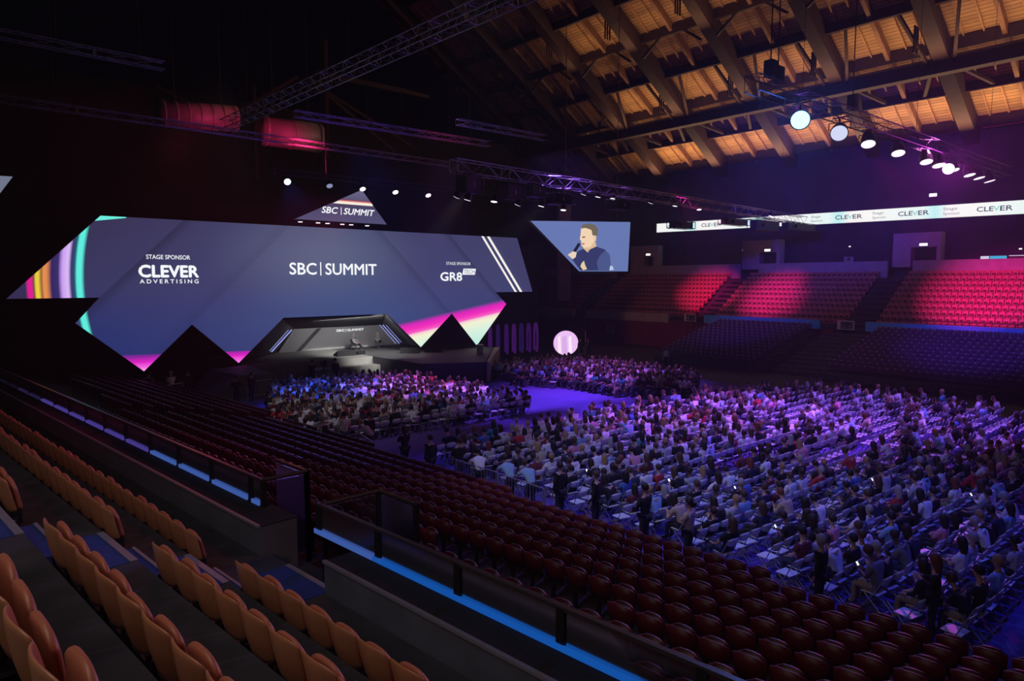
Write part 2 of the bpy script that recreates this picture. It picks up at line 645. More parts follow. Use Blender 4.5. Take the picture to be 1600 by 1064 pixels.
struct('wall_far_fascia', mb, M_PALEC)
mb = MB()
for a, b in ((28.3, 40.2), (9, 24.4)):
    mb.b2((60.0, a, 3.05), (60.25, b, 3.86))
struct('wall_far_fascia_painted_light', mb, M_FASCIA_LIT)
# hall end behind the video wall, and drapes
struct('wall_stage_end', MB().b2((-12, 74, 0), (73, 74.5, 26)), M_BLACK)
mb = MB()
mb.b2((-6, 56.5, 0), (52, 56.7, 11))
struct('wall_stage_drape', mb, M_BLACK)
struct('wall_drape_leg', MB().b2((55.5, 56.8, 5), (57.5, 57.2, 16)), mat('violet_drape', (0.10, 0.07, 0.14), 0.9, noise=0.3, scale=2))

# roof: one slope falls to the far side, timber ribs across, purlins along the hall
SL = 0.64


def roof_z(x, off=0.0):
    return 21.55 + (73 - x) * SL + off


mb = MB()
for y0, y1, x0, x1 in ((2, 76, 30, 74),):
    mb.add([(x0, y0, roof_z(x0, .25)), (x1, y0, roof_z(x1, .25)), (x1, y1, roof_z(x1, .25)), (x0, y1, roof_z(x0, .25)),
            (x0, y0, roof_z(x0, .5)), (x1, y0, roof_z(x1, .5)), (x1, y1, roof_z(x1, .5)), (x0, y1, roof_z(x0, .5))],
           [(0, 3, 2, 1), (4, 5, 6, 7), (0, 1, 5, 4), (3, 7, 6, 2), (0, 4, 7, 3), (1, 2, 6, 5)])
struct('ceiling', mb, M_PLANK)
z30 = roof_z(30, .25)
mb = MB()
mb.add([(30, 2, z30), (30, 76, z30), (-14, 76, z30 - 26), (-14, 2, z30 - 26), (30, 2, z30 + .3), (30, 76, z30 + .3), (-14, 76, z30 - 25.7), (-14, 2, z30 - 25.7)],
       [(0, 3, 2, 1), (4, 5, 6, 7)])
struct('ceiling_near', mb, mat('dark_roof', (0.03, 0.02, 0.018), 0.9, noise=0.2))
RIBS = [21.1 + 8.5 * k for k in range(-2, 7)]
for k, y in enumerate(RIBS):
    mb = MB()
    mb.bar((74, y, roof_z(74, -1.0)), (32, y, roof_z(32, -1.0)), 0, rect=(1.15, 1.5))
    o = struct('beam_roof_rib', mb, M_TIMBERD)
PURL = [72.6, 68.8, 60.7, 56.6, 52.5, 48.4, 44.3]
for x in PURL:
    mb = MB()
    mb.bar((x, 2, roof_z(x, -.35)), (x, 76, roof_z(x, -.35)), 0, rect=(0.35, 0.85))
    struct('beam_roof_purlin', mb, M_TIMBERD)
mb = MB()
mb.bar((64.7, 2, roof_z(64.7, -1.9)), (64.7, 76, roof_z(64.7, -1.9)), 0, rect=(1.0, 1.3))
mb.bar((64.7, 2, roof_z(64.7, -.3)), (64.7, 76, roof_z(64.7, -.3)), 0, rect=(.35, .9))
struct('beam_roof_walkway', mb, M_TIMBERD)
mb = MB()
for k, y in enumerate(RIBS[:-1]):
    for j in range(1, 6):
        if j == 3:
            continue
        yy = y + 8.5 * j / 6
        mb.bar((73.5, yy, roof_z(73.5, .12)), (40, yy, roof_z(40, .12)), 0, rect=(0.10, 0.26))
struct('trim_9', mb, M_JOIST)
mb = MB()
for y in RIBS[:-1]:
    mb.bar((73.5, y + 4.25, roof_z(73.5, -.15)), (38, y + 4.25, roof_z(38, -.15)), 0, rect=(0.32, 0.8))
struct('trim_10', mb, M_TIMBER)
mb = MB()
for y in RIBS:                                          # raking struts between the walkway beam and the slope
    for s in (-1, 1):
        mb.bar((64.7, y + s * .8, roof_z(64.7, -1.9)), (68.6, y + s * 2.6, roof_z(68.6, -.6)), 0, rect=(.28, .28))
        mb.bar((64.7, y + s * .8, roof_z(64.7, -2.2)), (60.7, y + s * 2.2, roof_z(60.7, -.6)), 0, rect=(.25, .25))
        mb.bar((56.6, y + s * .8, roof_z(56.6, -2.2)), (56.6, y + s * 3.0, roof_z(56.6, -.6)), 0, rect=(.22, .22))
    for d in (-.35, 0, .35):
        mb.bar((62.6 + d, y + 1.4, roof_z(62.6, -2.4)), (62.6 + d, y + 1.4, roof_z(62.6, -.2)), 0, rect=(.12, .12))
        mb.bar((53.6 + d, y + 1.4, roof_z(53.6, -2.4)), (53.6 + d, y + 1.4, roof_z(53.6, -.2)), 0, rect=(.12, .12))
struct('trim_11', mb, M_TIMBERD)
mb = MB()
for y in (30.2, 46.4):                                  # the far, red-lit end of the roof frame
    mb.bar((26, y + 24, 17.5), (26, y + 24, 27), 0, rect=(.3, .3))
for a, b in (((20, 62, 21), (27, 62, 26)), ((28, 62, 26), (37, 62, 20.5)), ((15, 62, 23), (20, 62, 21)), ((30, 66, 27), (42, 66, 22))):
    mb.bar(a, b, 0, rect=(.25, .3))
for k in range(6):
    mb.bar((30, 60 + k, 26 + .35 * k), (40, 60 + k, 26 + .35 * k), 0, rect=(.3, .3))
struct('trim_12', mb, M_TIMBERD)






# ------------------------------------------------------------------ the LED wall behind the stage
WY = 47.64


def wall_picture():
    """what the video wall is showing: slate folds, colour stripes at the ends, a pale glow in the middle"""
    m = bpy.data.materials.new('video_wall_picture')
    m.use_nodes = True
    nt = N.nt = m.node_tree
    nt.nodes.clear()
    tc = nt.nodes.new('ShaderNodeTexCoord')
    sp = nt.nodes.new('ShaderNodeSeparateXYZ')
    nt.links.new(tc.outputs['Object'], sp.inputs[0])
    x, z = N(sp.outputs[0]) + 25.0, N(sp.outputs[2])
    base = ramp(((z - 1.6) / 9.6).clamp(), [(0.0, srgb(36, 48, 112)), (0.3, srgb(44, 52, 108)), (0.55, srgb(58, 56, 98)), (1.0, srgb(56, 50, 82))])
    side = ((x - 3.0) / 17.0).smooth(0.1, 1.0)
    base = mixc(side * 0.42, base, srgb(76, 80, 128))
    dx, dz = (x - 22.5) / 8.5, (z - 9.2) / 4.4
    glow = ((dx * dx + dz * dz).sqrt()).smooth(1.15, 0.0)
    base = mixc(glow * 0.62, base, srgb(104, 114, 142))
    dx, dz = (x - 24.0) / 10.0, (z - 5.0) / 3.5
    base = mixc(((dx * dx + dz * dz).sqrt()).smooth(1.2, 0.1) * 0.45, base, srgb(72, 92, 142))

    def fold(d, dark, reach):
        return d.smooth(0.0, reach) * (1 - dark) + dark

    def one_side(d, dark, reach):
        on = d.gt(0.0)
        return (fold(d, dark, reach) - 1.0) * on + 1.0
    sh = one_side((x - z) - 1.55, 0.70, 1.1)
    sh = sh * one_side((z - x) + 8.6, 0.88, 1.5)
    sh = sh * one_side((z + x * 0.97) * -1.0 + 43.9, 0.72, 1.0)
    sh = sh * one_side((z + x * 1.0) * -1.0 + 38.4, 0.82, 1.2)
    base = mixc(sh, (0, 0, 0), base)
    # stripes of the left wing follow a shallow arc
    dz7 = z - 7.0
    arc = x - dz7 * dz7 * 0.034
    k = (arc - 4.0) / 4.0
    K = lambda v: (v - 4.0) / 4.0
    bg = srgb(56, 46, 84)
    stripes = ramp(k.clamp(), [(0.0, bg), (K(4.22), bg), (K(4.36), srgb(228, 30, 150)), (K(4.5), srgb(228, 30, 150)), (K(4.62), srgb(110, 70, 60)),
                               (K(4.72), srgb(236, 208, 62)), (K(4.84), srgb(236, 208, 62)), (K(4.98), srgb(150, 90, 60)), (K(5.1), srgb(236, 150, 84)),
                               (K(5.26), srgb(220, 134, 80)), (K(5.46), srgb(52, 40, 96)), (K(5.80), srgb(60, 46, 110)), (K(6.0), srgb(204, 160, 246)),
                               (K(6.28), srgb(222, 190, 250)), (K(6.44), srgb(60, 52, 110)), (K(6.62), srgb(34, 86, 110)), (K(6.74), srgb(96, 240, 226)),
                               (K(6.95), srgb(96, 240, 226)), (K(7.12), srgb(46, 60, 90))])
    base = mixc(x.lt(7.9) * arc.lt(7.13), base, stripes)
    # a sliver of teal in the top corner
    base = mixc(x.lt(9.5) * (z + (x - 8.1) * -0.16).gt(10.93), base, srgb(110, 240, 225))
    # magenta feet of the two left points
    pink = ramp(((z - 1.6) / 1.0).clamp(), [(0.0, srgb(255, 190, 250)), (0.25, srgb(250, 110, 232)), (0.6, srgb(226, 36, 200)), (1.0, srgb(120, 42, 150))])
    base = mixc(x.lt(18.2) * (z + x * 0.03).lt(2.98), base, pink)
    # band of pink over pale aqua at the right end
    d = z - x * 0.16
    band = ramp(((d + 3.8) / 3.2).clamp(), [(0.0, srgb(196, 240, 226)), (0.34, srgb(224, 246, 226)), (0.52, srgb(246, 246, 214)), (0.60, srgb(250, 214, 214)),
                                             (0.645, srgb(250, 96, 200)), (0.74, srgb(246, 50, 190)), (0.86, srgb(226, 36, 190)), (0.93, srgb(130, 60, 150)), (1.0, srgb(72, 70, 128))])
    base = mixc(x.gt(27.9) * d.lt(-0.72), base, band)
    # twin white lines on the right wing
    e = x + z * 0.787
    w = (e - 46.05).abs().lt(0.13) + (e - 46.70).abs().lt(0.15)
    base = mixc(w.clamp() * x.gt(36.0), base, srgb(252, 246, 240))
    dark = x.gt(36.0) * (e - 47.1).smooth(0.0, 0.5)
    base = mixc(dark * 0.5, base, srgb(62, 58, 96))
    em = nt.nodes.new('ShaderNodeEmission')
    nt.links.new(base, em.inputs[0])
    em.inputs[1].default_value = 1.0
    out = nt.nodes.new('ShaderNodeOutputMaterial')
    nt.links.new(em.outputs[0], out.inputs[0])
    return m


OUT = [(3.31, 6.30), (8.13, 11.21), (41.25, 11.21), (43.16, 6.30), (38.72, 6.30), (39.94, 5.21), (36.55, 1.62), (33.88, 4.53), (30.72, 1.85),
       (27.61, 4.70), (19.19, 4.68), (15.95, 1.69), (13.04, 4.46), (10.08, 1.62), (6.55, 4.80), (7.84, 6.30)]
wallT = thing('video_wall', 'huge slate-grey LED video wall with zigzag lower edge and coloured stripes behind the stage', 'video wall', (25, WY, 0))
L = Matrix.Translation((-25, -WY, 0))


def flat(pts, y):
    """front face only, at depth y"""
    mb = MB()
    mb.poly(pts, 0, 0, Matrix.Translation((0, y, 0)))
    return mb


def kid(mb, name, mats, parent, smooth=False):
    """build in hall coordinates, then hang under a thing that stands unturned at its own place"""
    o = mb.build(name, mats, parent, smooth)
    l = parent.location
    o.data.transform(Matrix.Translation((-l[0], -l[1], -l[2])))
    return o


back = MB()
back.poly(OUT, 0.35, 0, Matrix.Translation((0, WY + .02, 0)))
kid(back, 'cabinet_back', M_BLACKM, wallT)
kid(flat(OUT, WY), 'screen', wall_picture(), wallT)
TY = WY - 0.03
kid(letters('STAGE SPONSOR', 10.5, 13.08, 8.68, 8.95, TY, 0.012), 'lettering', M_WHITE_E, wallT)
kid(letters('CLEVER', 10.06, 13.55, 7.55, 8.28, TY, 0.05), 'lettering', M_WHITE_E, wallT)
kid(letters('ADVERTISING', 10.08, 13.54, 7.15, 7.40, TY, 0.02, 0, 1.5), 'lettering', M_WHITE_E, wallT)
kid(letters('SBC', 19.73, 21.75, 7.77, 8.60, TY, 0.022), 'lettering', M_WHITE_E, wallT)
mb = MB()
mb.b2((22.05, TY, 7.7), (22.13, TY + .01, 8.68))
kid(mb, 'lettering_bar', M_WHITE_E, wallT)
kid(letters('SUMMIT', 22.47, 26.70, 7.77, 8.60, TY, 0.022), 'lettering', M_WHITE_E, wallT)
kid(letters('STAGE SPONSOR', 33.33, 35.89, 8.66, 8.90, TY, 0.004), 'lettering', M_WHITE_E, wallT)
kid(letters('GR8', 32.74, 34.95, 7.32, 8.02, TY, 0.035), 'lettering', M_WHITE_E, wallT)
mb = MB()
mb.poly([(35.0, 7.84), (36.35, 7.84), (36.47, 8.36), (35.12, 8.36)], 0, 0, Matrix.Translation((0, TY, 0)))
kid(mb, 'logo_plate', M_WHITE_E, wallT)
kid(letters('TECH', 35.16, 36.32, 7.93, 8.27, TY - .02, 0.0, 0.12), 'lettering', emit('logo_slate', srgb(70, 70, 120)), wallT)

# small triangular screen hung over the wall
tri = thing('triangular_screen', 'small triangular LED screen hanging above the long video wall, white writing', 'screen', (23.5, 46, 0))
m = bpy.data.materials.new('triangle_picture')
m.use_nodes = True
nt = N.nt = m.node_tree
nt.nodes.clear()
tc = nt.nodes.new('ShaderNodeTexCoord')
sp = nt.nodes.new('ShaderNodeSeparateXYZ')
nt.links.new(tc.outputs['Object'], sp.inputs[0])
zz = N(sp.outputs[2])
c = ramp(((zz - 11.5) / 2.5).clamp(), [(0, srgb(84, 80, 116)), (0.5, srgb(72, 66, 100)), (0.535, srgb(74, 62, 90)), (0.545, srgb(250, 240, 222)), (0.60, srgb(252, 244, 226)),
                                        (0.63, srgb(226, 128, 118)), (0.665, srgb(120, 60, 90)), (0.70, srgb(92, 88, 120)), (1.0, srgb(112, 106, 136))])
side = N(sp.outputs[0])
lim = (side - (zz - 12.8) * 2.0).gt(-1.2) * (side - (zz - 12.8) * -0.2).lt(2.1)
c = mixc(zz.gt(12.75) * zz.lt(13.26) * (lim * -1.0 + 1.0), c, srgb(82, 76, 106))
em = nt.nodes.new('ShaderNodeEmission')
nt.links.new(c, em.inputs[0])
out = nt.nodes.new('ShaderNodeOutputMaterial')
nt.links.new(em.outputs[0], out.inputs[0])
T = [(19.55, 11.57), (24.70, 13.98), (26.75, 11.57)]
mb = MB()
mb.poly(T, 0.3, 0, Matrix.Translation((0, 46.02, 0)))
kid(mb, 'cabinet_back', M_BLACKM, tri)
kid(flat(T, 46.0), 'screen', m, tri)
kid(letters('SBC', 21.5, 22.75, 12.12, 12.56, 45.97, 0.03, 0.25), 'lettering', M_WHITE_E, tri)
kid(MB().b2((22.98, 45.97, 12.06), (23.03, 45.98, 12.6)), 'lettering_bar', M_WHITE_E, tri)
kid(letters('SUMMIT', 23.2, 25.7, 12.12, 12.56, 45.97, 0.03, 0.25), 'lettering', M_WHITE_E, tri)
mb = MB()
for x in (22.0, 25.4):
    mb.bar((x, 46.2, 12.7), (x, 46.2, hall_roof(x)), 0.03)
kid(mb, 'hanger', M_BLACKM, tri)

# side screen showing a man who speaks into a microphone
SY = 44.0
ss = thing('side_screen', 'slanted LED screen showing a man holding a microphone, hung beside the orange stand', 'screen', (46, SY, 0))
P4 = [(39.62, 12.44), (52.79, 13.06), (52.52, 8.24), (45.65, 8.18)]
mb = MB()
mb.poly(P4, 0.3, 0, Matrix.Translation((0, SY + .02, 0)))
kid(mb, 'cabinet_back', M_BLACKM, ss)
kid(flat(P4, SY), 'screen', emit('side_picture_blue', srgb(104, 122, 180)), ss)
# px of the photo's picture inside the screen -> plane coordinates


def pic(pts, y, name, col):
    q = []
    for u, v in pts:
        q.append((39.62 + (u - 230) / 1245 * 13.17, 12.5 - (v - 118) / 640 * 4.3 + (u - 230) / 1245 * (0.56 - 0.5 * (v - 118) / 640)))
    kid(flat(q, y), name, emit('pic_' + name, srgb(*col)), ss)


pic([(812, 752), (700, 600), (760, 520), (830, 480), (1010, 440), (1130, 480), (1195, 560), (1210, 740), (1180, 752)], SY - .02, 'shirt', (52, 58, 104))
pic([(1020, 640), (1060, 560), (1130, 490), (1190, 540), (1205, 640), (1190, 748), (1040, 748)], SY - .03, 'sleeve', (74, 88, 140))
pic([(1190, 690), (1230, 690), (1250, 740), (1190, 750)], SY - .03, 'chair_back', (190, 205, 230))
pic([(830, 440), (1000, 380), (1015, 440), (930, 480), (900, 520), (850, 470)], SY - .03, 'neck', (226, 190, 150))
pic([(815, 200), (808, 300), (800, 350), (820, 380), (815, 420), (850, 460), (930, 450), (985, 380), (1000, 330), (990, 220), (900, 170)], SY - .04, 'face', (246, 216, 182))
pic([(812, 215), (830, 165), (900, 148), (990, 165), (1030, 215), (1025, 300), (1005, 300), (960, 300), (945, 230), (870, 205)], SY - .05, 'hair', (112, 104, 88))
pic([(975, 310), (1008, 305), (1004, 370), (980, 380)], SY - .06, 'ear', (236, 200, 164))
pic([(826, 318), (862, 312), (866, 330), (832, 334)], SY - .06, 'eye_shadow', (120, 90, 80))
pic([(818, 404), (858, 400), (856, 418), (822, 420)], SY - .06, 'mouth', (176, 110, 100))
pic([(775, 400), (812, 408), (745, 525), (712, 508)], SY - .07, 'microphone', (24, 28, 52))
pic([(650, 552), (712, 508), (760, 520), (748, 580), (712, 610)], SY - .08, 'hand', (236, 214, 190))
pic([(820, 660), (850, 626), (865, 680), (890, 735), (840, 750), (806, 700)], SY - .08, 'lower_hand', (232, 208, 168))
pic([(890, 478), (915, 470), (905, 520), (895, 515)], SY - .07, 'collar_gap', (206, 180, 160))
mb = MB()
for x in (44, 51):
    mb.bar((x, SY + .2, 12.5), (x, SY + .2, hall_roof(x)), 0.035)
kid(mb, 'hanger', M_BLACKM, ss)
# the edge of its twin at the other end of the hall
tw = thing('side_screen', 'sliver of a pale LED screen hanging in the dark above the left stand', 'screen', (2.2, 40, 0))
T2 = [(1.2, 12.14), (3.32, 12.18), (2.80, 11.37), (1.2, 9.0)]
mb = MB()
mb.poly(T2, 0.3, 0, Matrix.Translation((0, 40.02, 0)))
kid(mb, 'cabinet_back', M_BLACKM, tw)
kid(flat(T2, 40.0), 'screen', emit('twin_picture', srgb(112, 118, 140)), tw)

# ------------------------------------------------------------------ stage
st = thing('stage', 'dark grey stage deck with low front and a wing reaching into the audience', 'stage', (26, 48, 0))
kid(MB().plan([(16.2, 47.0), (25.9, 47.0), (25.9, 55), (16.2, 55)], 0.0, 1.5), 'main_deck', M_DECK, st)
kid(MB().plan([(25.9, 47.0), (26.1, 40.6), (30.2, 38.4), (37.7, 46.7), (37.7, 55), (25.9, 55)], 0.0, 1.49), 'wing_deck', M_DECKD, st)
kid(MB().plan([(20.6, 45.9), (26.0, 45.9), (26.0, 46.98), (20.6, 46.98)], 0.0, 0.95), 'front_step', M_DECK, st)
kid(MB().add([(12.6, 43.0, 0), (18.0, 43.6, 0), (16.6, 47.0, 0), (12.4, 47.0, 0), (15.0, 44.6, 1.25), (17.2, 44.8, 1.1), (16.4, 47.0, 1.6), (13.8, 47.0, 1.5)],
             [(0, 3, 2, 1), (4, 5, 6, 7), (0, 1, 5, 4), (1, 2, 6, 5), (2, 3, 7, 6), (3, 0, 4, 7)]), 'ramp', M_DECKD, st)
kid(MB().plan([(30.35, 38.42), (30.55, 38.30), (38.3, 46.6), (37.75, 46.7)], 0.0, 1.47), 'end_panel', mat('pale_ply', (0.42, 0.34, 0.27), 0.7, noise=0.1), st)

al = thing('stage_alcove', 'grey set recess opening in the middle of the video wall behind the seated speakers', 'stage set', (26, 51, 1.5))
AX0, AX1, AZ = 22.6, 30.7, 3.38
BK = [(21.2, 1.52), (32.6, 1.52), (30.7, AZ), (22.6, AZ)]
mb = MB()
mb.poly(BK, 0.1, 0, Matrix.Translation((0, 54.0, 0)))
kid(mb, 'back_panel', M_BACK, al)
mb = MB()
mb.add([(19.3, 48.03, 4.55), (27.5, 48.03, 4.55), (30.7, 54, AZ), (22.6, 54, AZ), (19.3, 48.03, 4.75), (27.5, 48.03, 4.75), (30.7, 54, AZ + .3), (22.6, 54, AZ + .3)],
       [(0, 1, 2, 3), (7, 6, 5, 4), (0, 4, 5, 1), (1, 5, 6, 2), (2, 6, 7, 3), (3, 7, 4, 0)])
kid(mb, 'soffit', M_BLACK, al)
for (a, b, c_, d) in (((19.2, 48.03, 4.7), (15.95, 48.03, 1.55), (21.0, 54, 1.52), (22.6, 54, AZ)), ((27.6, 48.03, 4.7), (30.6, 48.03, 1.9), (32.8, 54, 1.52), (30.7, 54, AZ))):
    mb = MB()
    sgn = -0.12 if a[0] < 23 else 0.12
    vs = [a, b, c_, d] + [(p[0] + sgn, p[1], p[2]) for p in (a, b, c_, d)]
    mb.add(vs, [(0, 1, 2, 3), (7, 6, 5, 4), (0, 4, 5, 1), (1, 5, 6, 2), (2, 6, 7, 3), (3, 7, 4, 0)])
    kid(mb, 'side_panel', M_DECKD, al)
kid(letters('SBC', 24.6 + 1.72, 25.35 + 1.72, 2.98, 3.17, 53.95, 0.03), 'lettering', M_WHITE_E, al)
kid(MB().b2((27.2, 53.94, 2.95), (27.23, 53.96, 3.2)), 'lettering_bar', M_WHITE_E, al)
kid(letters('SUMMIT', 27.36, 28.9, 2.98, 3.17, 53.95, 0.03), 'lettering', M_WHITE_E, al)
for k, (a, b, w) in enumerate((((19.15, 50, 2.05), (20.75, 50, 3.62), .09), ((19.0, 50, 2.12), (20.5, 50, 3.62), .04), ((28.55, 50, 3.66), (30.1, 50, 2.05), .08),
                               ((28.25, 50, 3.68), (29.75, 50, 2.05), .05), ((28.85, 50, 3.64), (30.3, 50, 2.12), .04))):
    kid(MB().bar(a, b, w / 2, 6), 'light_tube', emit('tube_blue', srgb(150, 160, 235)), al)
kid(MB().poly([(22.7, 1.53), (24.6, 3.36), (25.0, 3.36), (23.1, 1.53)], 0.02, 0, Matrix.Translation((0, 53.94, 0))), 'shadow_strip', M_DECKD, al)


def armchair(x, y, rz, label):
    t = thing('armchair', label, 'chair', (x, y, 1.5), rz, 'armchairs on the stage')
    MB().box((0, 0, .40), (.58, .56, .14)).build('seat', mat('charcoal_cloth', (0.03, 0.03, 0.035), .8), t)
    mb = MB()
    mb.add([(-.29, -.30, .4), (.29, -.30, .4), (.27, -.42, .88), (-.27, -.42, .88), (-.29, -.20, .4), (.29, -.20, .4), (.27, -.33, .88), (-.27, -.33, .88)],
           [(0, 1, 2, 3), (7, 6, 5, 4), (0, 4, 5, 1), (1, 5, 6, 2), (2, 6, 7, 3), (3, 7, 4, 0)])
    mb.build('backrest', MATS['charcoal_cloth'], t)
    for s in (-1, 1):
        MB().box((s * .31, -.02, .56), (.06, .5, .05)).build('armrest', MATS['charcoal_cloth'], t)
        for d in (-1, 1):
            MB().bar((s * .24, d * .22, .34), (s * .29, d * .27, 0), .018).build('leg', M_BLACKM, t)
    return t


armchair(27.25, 52.3, rad(205), 'dark armchair under the reclining speaker, nearer the stage centre')
armchair(29.3, 52.2, rad(150), 'dark armchair under the upright speaker with crossed ankles')


def wedge(name, lo, hi, rz, label, tilt=0.3):
    c = ((lo[0] + hi[0]) / 2, (lo[1] + hi[1]) / 2, lo[2])
    w, d, h = hi[0] - lo[0], hi[1] - lo[1], hi[2] - lo[2]
    t = thing(name, label, 'monitor', c, rz, 'monitors on the stage floor')
    MB().add([(-w / 2, -d / 2, 0), (w / 2, -d / 2, 0), (w / 2, d / 2, 0), (-w / 2, d / 2, 0), (-w / 2, -d / 2, h), (w / 2, -d / 2, h), (w / 2, d / 2, h * tilt), (-w / 2, d / 2, h * tilt)],
             [(0, 3, 2, 1), (4, 5, 6, 7), (0, 1, 5, 4), (1, 2, 6, 5), (2, 3, 7, 6), (3, 0, 4, 7)]).build('case', M_BLACKM, t)
    mb = MB()
    mb.add([(-w / 2 + .05, -d / 2 + .05, h * .97 + .012), (w / 2 - .05, -d / 2 + .05, h * .97 + .012), (w / 2 - .05, d / 2 - .05, h * (tilt + .05) + .03), (-w / 2 + .05, d / 2 - .05, h * (tilt + .05) + .03)], [(0, 1, 2, 3)])
    mb.build('screen', mat('dull_glass', (0.02, 0.02, 0.03), .2), t)
    return t


wedge('stage_monitor', (23.6, 48.3, 1.5), (25.2, 49.0, 1.95), 0, 'long black floor monitor in front of the two seated speakers')
wedge('stage_monitor', (25.3, 48.5, 1.5), (26.1, 49.0, 1.8), rad(15), 'short black floor monitor beside the long one')
wedge('stage_monitor', (28.7, 46.9, 1.5), (30.2, 47.6, 1.95), rad(-40), 'black floor monitor lying on the dark stage wing')
wedge('stage_monitor', (30.6, 46.3, 1.5), (32.0, 47.0, 1.8), rad(-40), 'flat black floor monitor further along the dark stage wing')
t = thing('equipment_box', 'pale box left standing on the dark stage wing', 'box', (33.4, 43.1, 1.49), rad(-45))
MB().box((0, 0, .35), (.5, .4, .7)).build('case', mat('pale_case', (.45, .45, .45), .5), t)
MB().box((0, 0, .72), (.54, .44, .05)).build('lid', M_BLACKM, t)

# tunnel of purple arches beyond the stage and its bright round end
tu = thing('arch_tunnel', 'row of purple lit arches leading to a glowing round doorway beside the stage', 'tunnel', (43, 47, 0))
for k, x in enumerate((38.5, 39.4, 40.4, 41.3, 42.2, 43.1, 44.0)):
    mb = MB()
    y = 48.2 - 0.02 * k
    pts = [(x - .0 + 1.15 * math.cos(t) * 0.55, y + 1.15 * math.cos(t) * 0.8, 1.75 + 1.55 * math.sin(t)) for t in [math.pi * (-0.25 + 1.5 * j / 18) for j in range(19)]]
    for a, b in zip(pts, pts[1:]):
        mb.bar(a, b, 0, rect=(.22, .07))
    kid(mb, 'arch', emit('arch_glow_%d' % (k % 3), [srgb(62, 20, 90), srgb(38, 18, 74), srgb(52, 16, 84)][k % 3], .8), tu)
cx, cz, R = 46.7, 1.32, 1.27
ring = [(cx + R * math.cos(2 * math.pi * k / 32), cz + R * math.sin(2 * math.pi * k / 32) * 0.98) for k in range(32)]
rot = Matrix.Translation((cx, 46.72, 0)) @ Matrix.Rotation(rad(-35), 4, 'Z') @ Matrix.Translation((-cx, 0, 0))
kid(MB().poly(ring, 0.15, 0, rot), 'glowing_door', emit('door_glow', srgb(242, 196, 250), 1.0), tu)
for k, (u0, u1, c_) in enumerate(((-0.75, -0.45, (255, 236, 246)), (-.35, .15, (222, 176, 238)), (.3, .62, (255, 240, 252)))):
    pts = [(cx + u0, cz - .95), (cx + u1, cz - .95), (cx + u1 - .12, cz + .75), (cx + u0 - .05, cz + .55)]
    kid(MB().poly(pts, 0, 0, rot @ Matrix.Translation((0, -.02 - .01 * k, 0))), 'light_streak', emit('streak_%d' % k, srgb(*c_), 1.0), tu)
mb = MB()
for a, b in zip(ring, ring[1:] + ring[:1]):
    mb.bar(rot @ Vector((a[0], 0, a[1])), rot @ Vector((b[0], 0, b[1])), .06, 6)
kid(mb, 'door_rim', M_BLACKM, tu)
t = thing('flag_pole', 'thin pale pole standing beside the glowing round doorway', 'pole', (48.9, 46.2, 0))
MB().bar((0, 0, 0), (0, 0, 2.5), .03).build('shaft', M_PALEC, t)
MB().bar((0, 0, 0), (0, 0, .05), .2, 12).build('foot', M_BLACKM, t)
t = thing('poster', 'small beige poster on the maroon wall beside the glowing doorway', 'poster', (61.66, 54.2, 1.0), rad(-90))
MB().box((0, 0, .6), (1.1, .04, 1.0)).build('sheet', mat('poster_beige', (.5, .34, .26), .7), t)
MB().box((0, -.03, .6), (.6, .02, .7)).build('print', mat('poster_print', (.25, .12, .10), .7), t)

# ------------------------------------------------------------------ tip-up seats of the near stand


def shell(w, h, curve, lean, thick, z0, top_drop=0.10, bot_in=0.10, nu=9, nv=7, y0=0.0, bulge=0.0):
    """curved plastic panel standing on z0: rounded upper corners, edges drawn forward (+y), leaning back"""
    front, backv = [], []
    for j in range(nv):
        t = j / (nv - 1)
        for i in range(nu):
            s = -1 + 2 * i / (nu - 1)
            ww = w / 2 * (1 - bot_in * (1 - t) ** 2)
            zz = z0 + t * h - top_drop * (abs(s) ** 3.0) * t ** 3 + 0.05 * (abs(s) ** 3) * (1 - t) ** 3
            yy = y0 + curve * s * s - lean * t - bulge * math.sin(math.pi * t) * (1 - s * s)
            front.append((s * ww, yy + thick, zz))
            backv.append((s * ww, yy, zz))
    vs = front + backv
    n = nu * nv
    fs = []
    for j in range(nv - 1):
        for i in range(nu - 1):
            a = j * nu + i
            fs.append((a + 1, a, a + nu, a + nu + 1))
            fs.append((n + a, n + a + 1, n + a + nu + 1, n + a + nu))
    for i in range(nu - 1):
        fs.append((i, i + 1, n + i + 1, n + i))
        a = (nv - 1) * nu + i
        fs.append((a + 1, a, n + a, n + a + 1))
    for j in range(nv - 1):
        a = j * nu
        fs.append((a + nu, a, n + a, n + a + nu))
        a = j * nu + nu - 1
        fs.append((a, a + nu, n + a + nu, n + a))
    return MB().add(vs, fs)


SUB1 = [('SUBSURF', dict(levels=1, render_levels=1))]
me_back = modmesh('seat_back', shell(.492, .45, .05, .085, .022, .375, .045, .12, y0=-.02, bulge=.02), M_ORANGE, SUB1)
me_back.polygons.foreach_set('use_smooth', [True] * len(me_back.polygons))
me_pan = modmesh('seat_pan', shell(.45, .385, .02, .07, .045, 0, .10, .02, y0=.035), M_ORANGE_PAN, SUB1)
me_pan.polygons.foreach_set('use_smooth', [True] * len(me_pan.polygons))
mb = MB()
mb.box((0, .03, .30), (.46, .05, .07)).box((0, -.05, .28), (.07, .13, .05)).box((0, -.11, .28), (.12, .02, .14))
mb.box((-.2, .03, .36), (.03, .10, .14)).box((.2, .03, .36), (.03, .10, .14)).box((.0, .03, .13), (.06, .06, .27)).box((0, .03, .012), (.2, .16, .024))
me_brk = mb.mesh('seat_bracket', M_BLACKM)
M_PLATE = mat('plate_dark', (.03, .03, .04), .4, noise=0)
M_PLATET = mat('plate_letter', (.75, .72, .72), .5, noise=0)

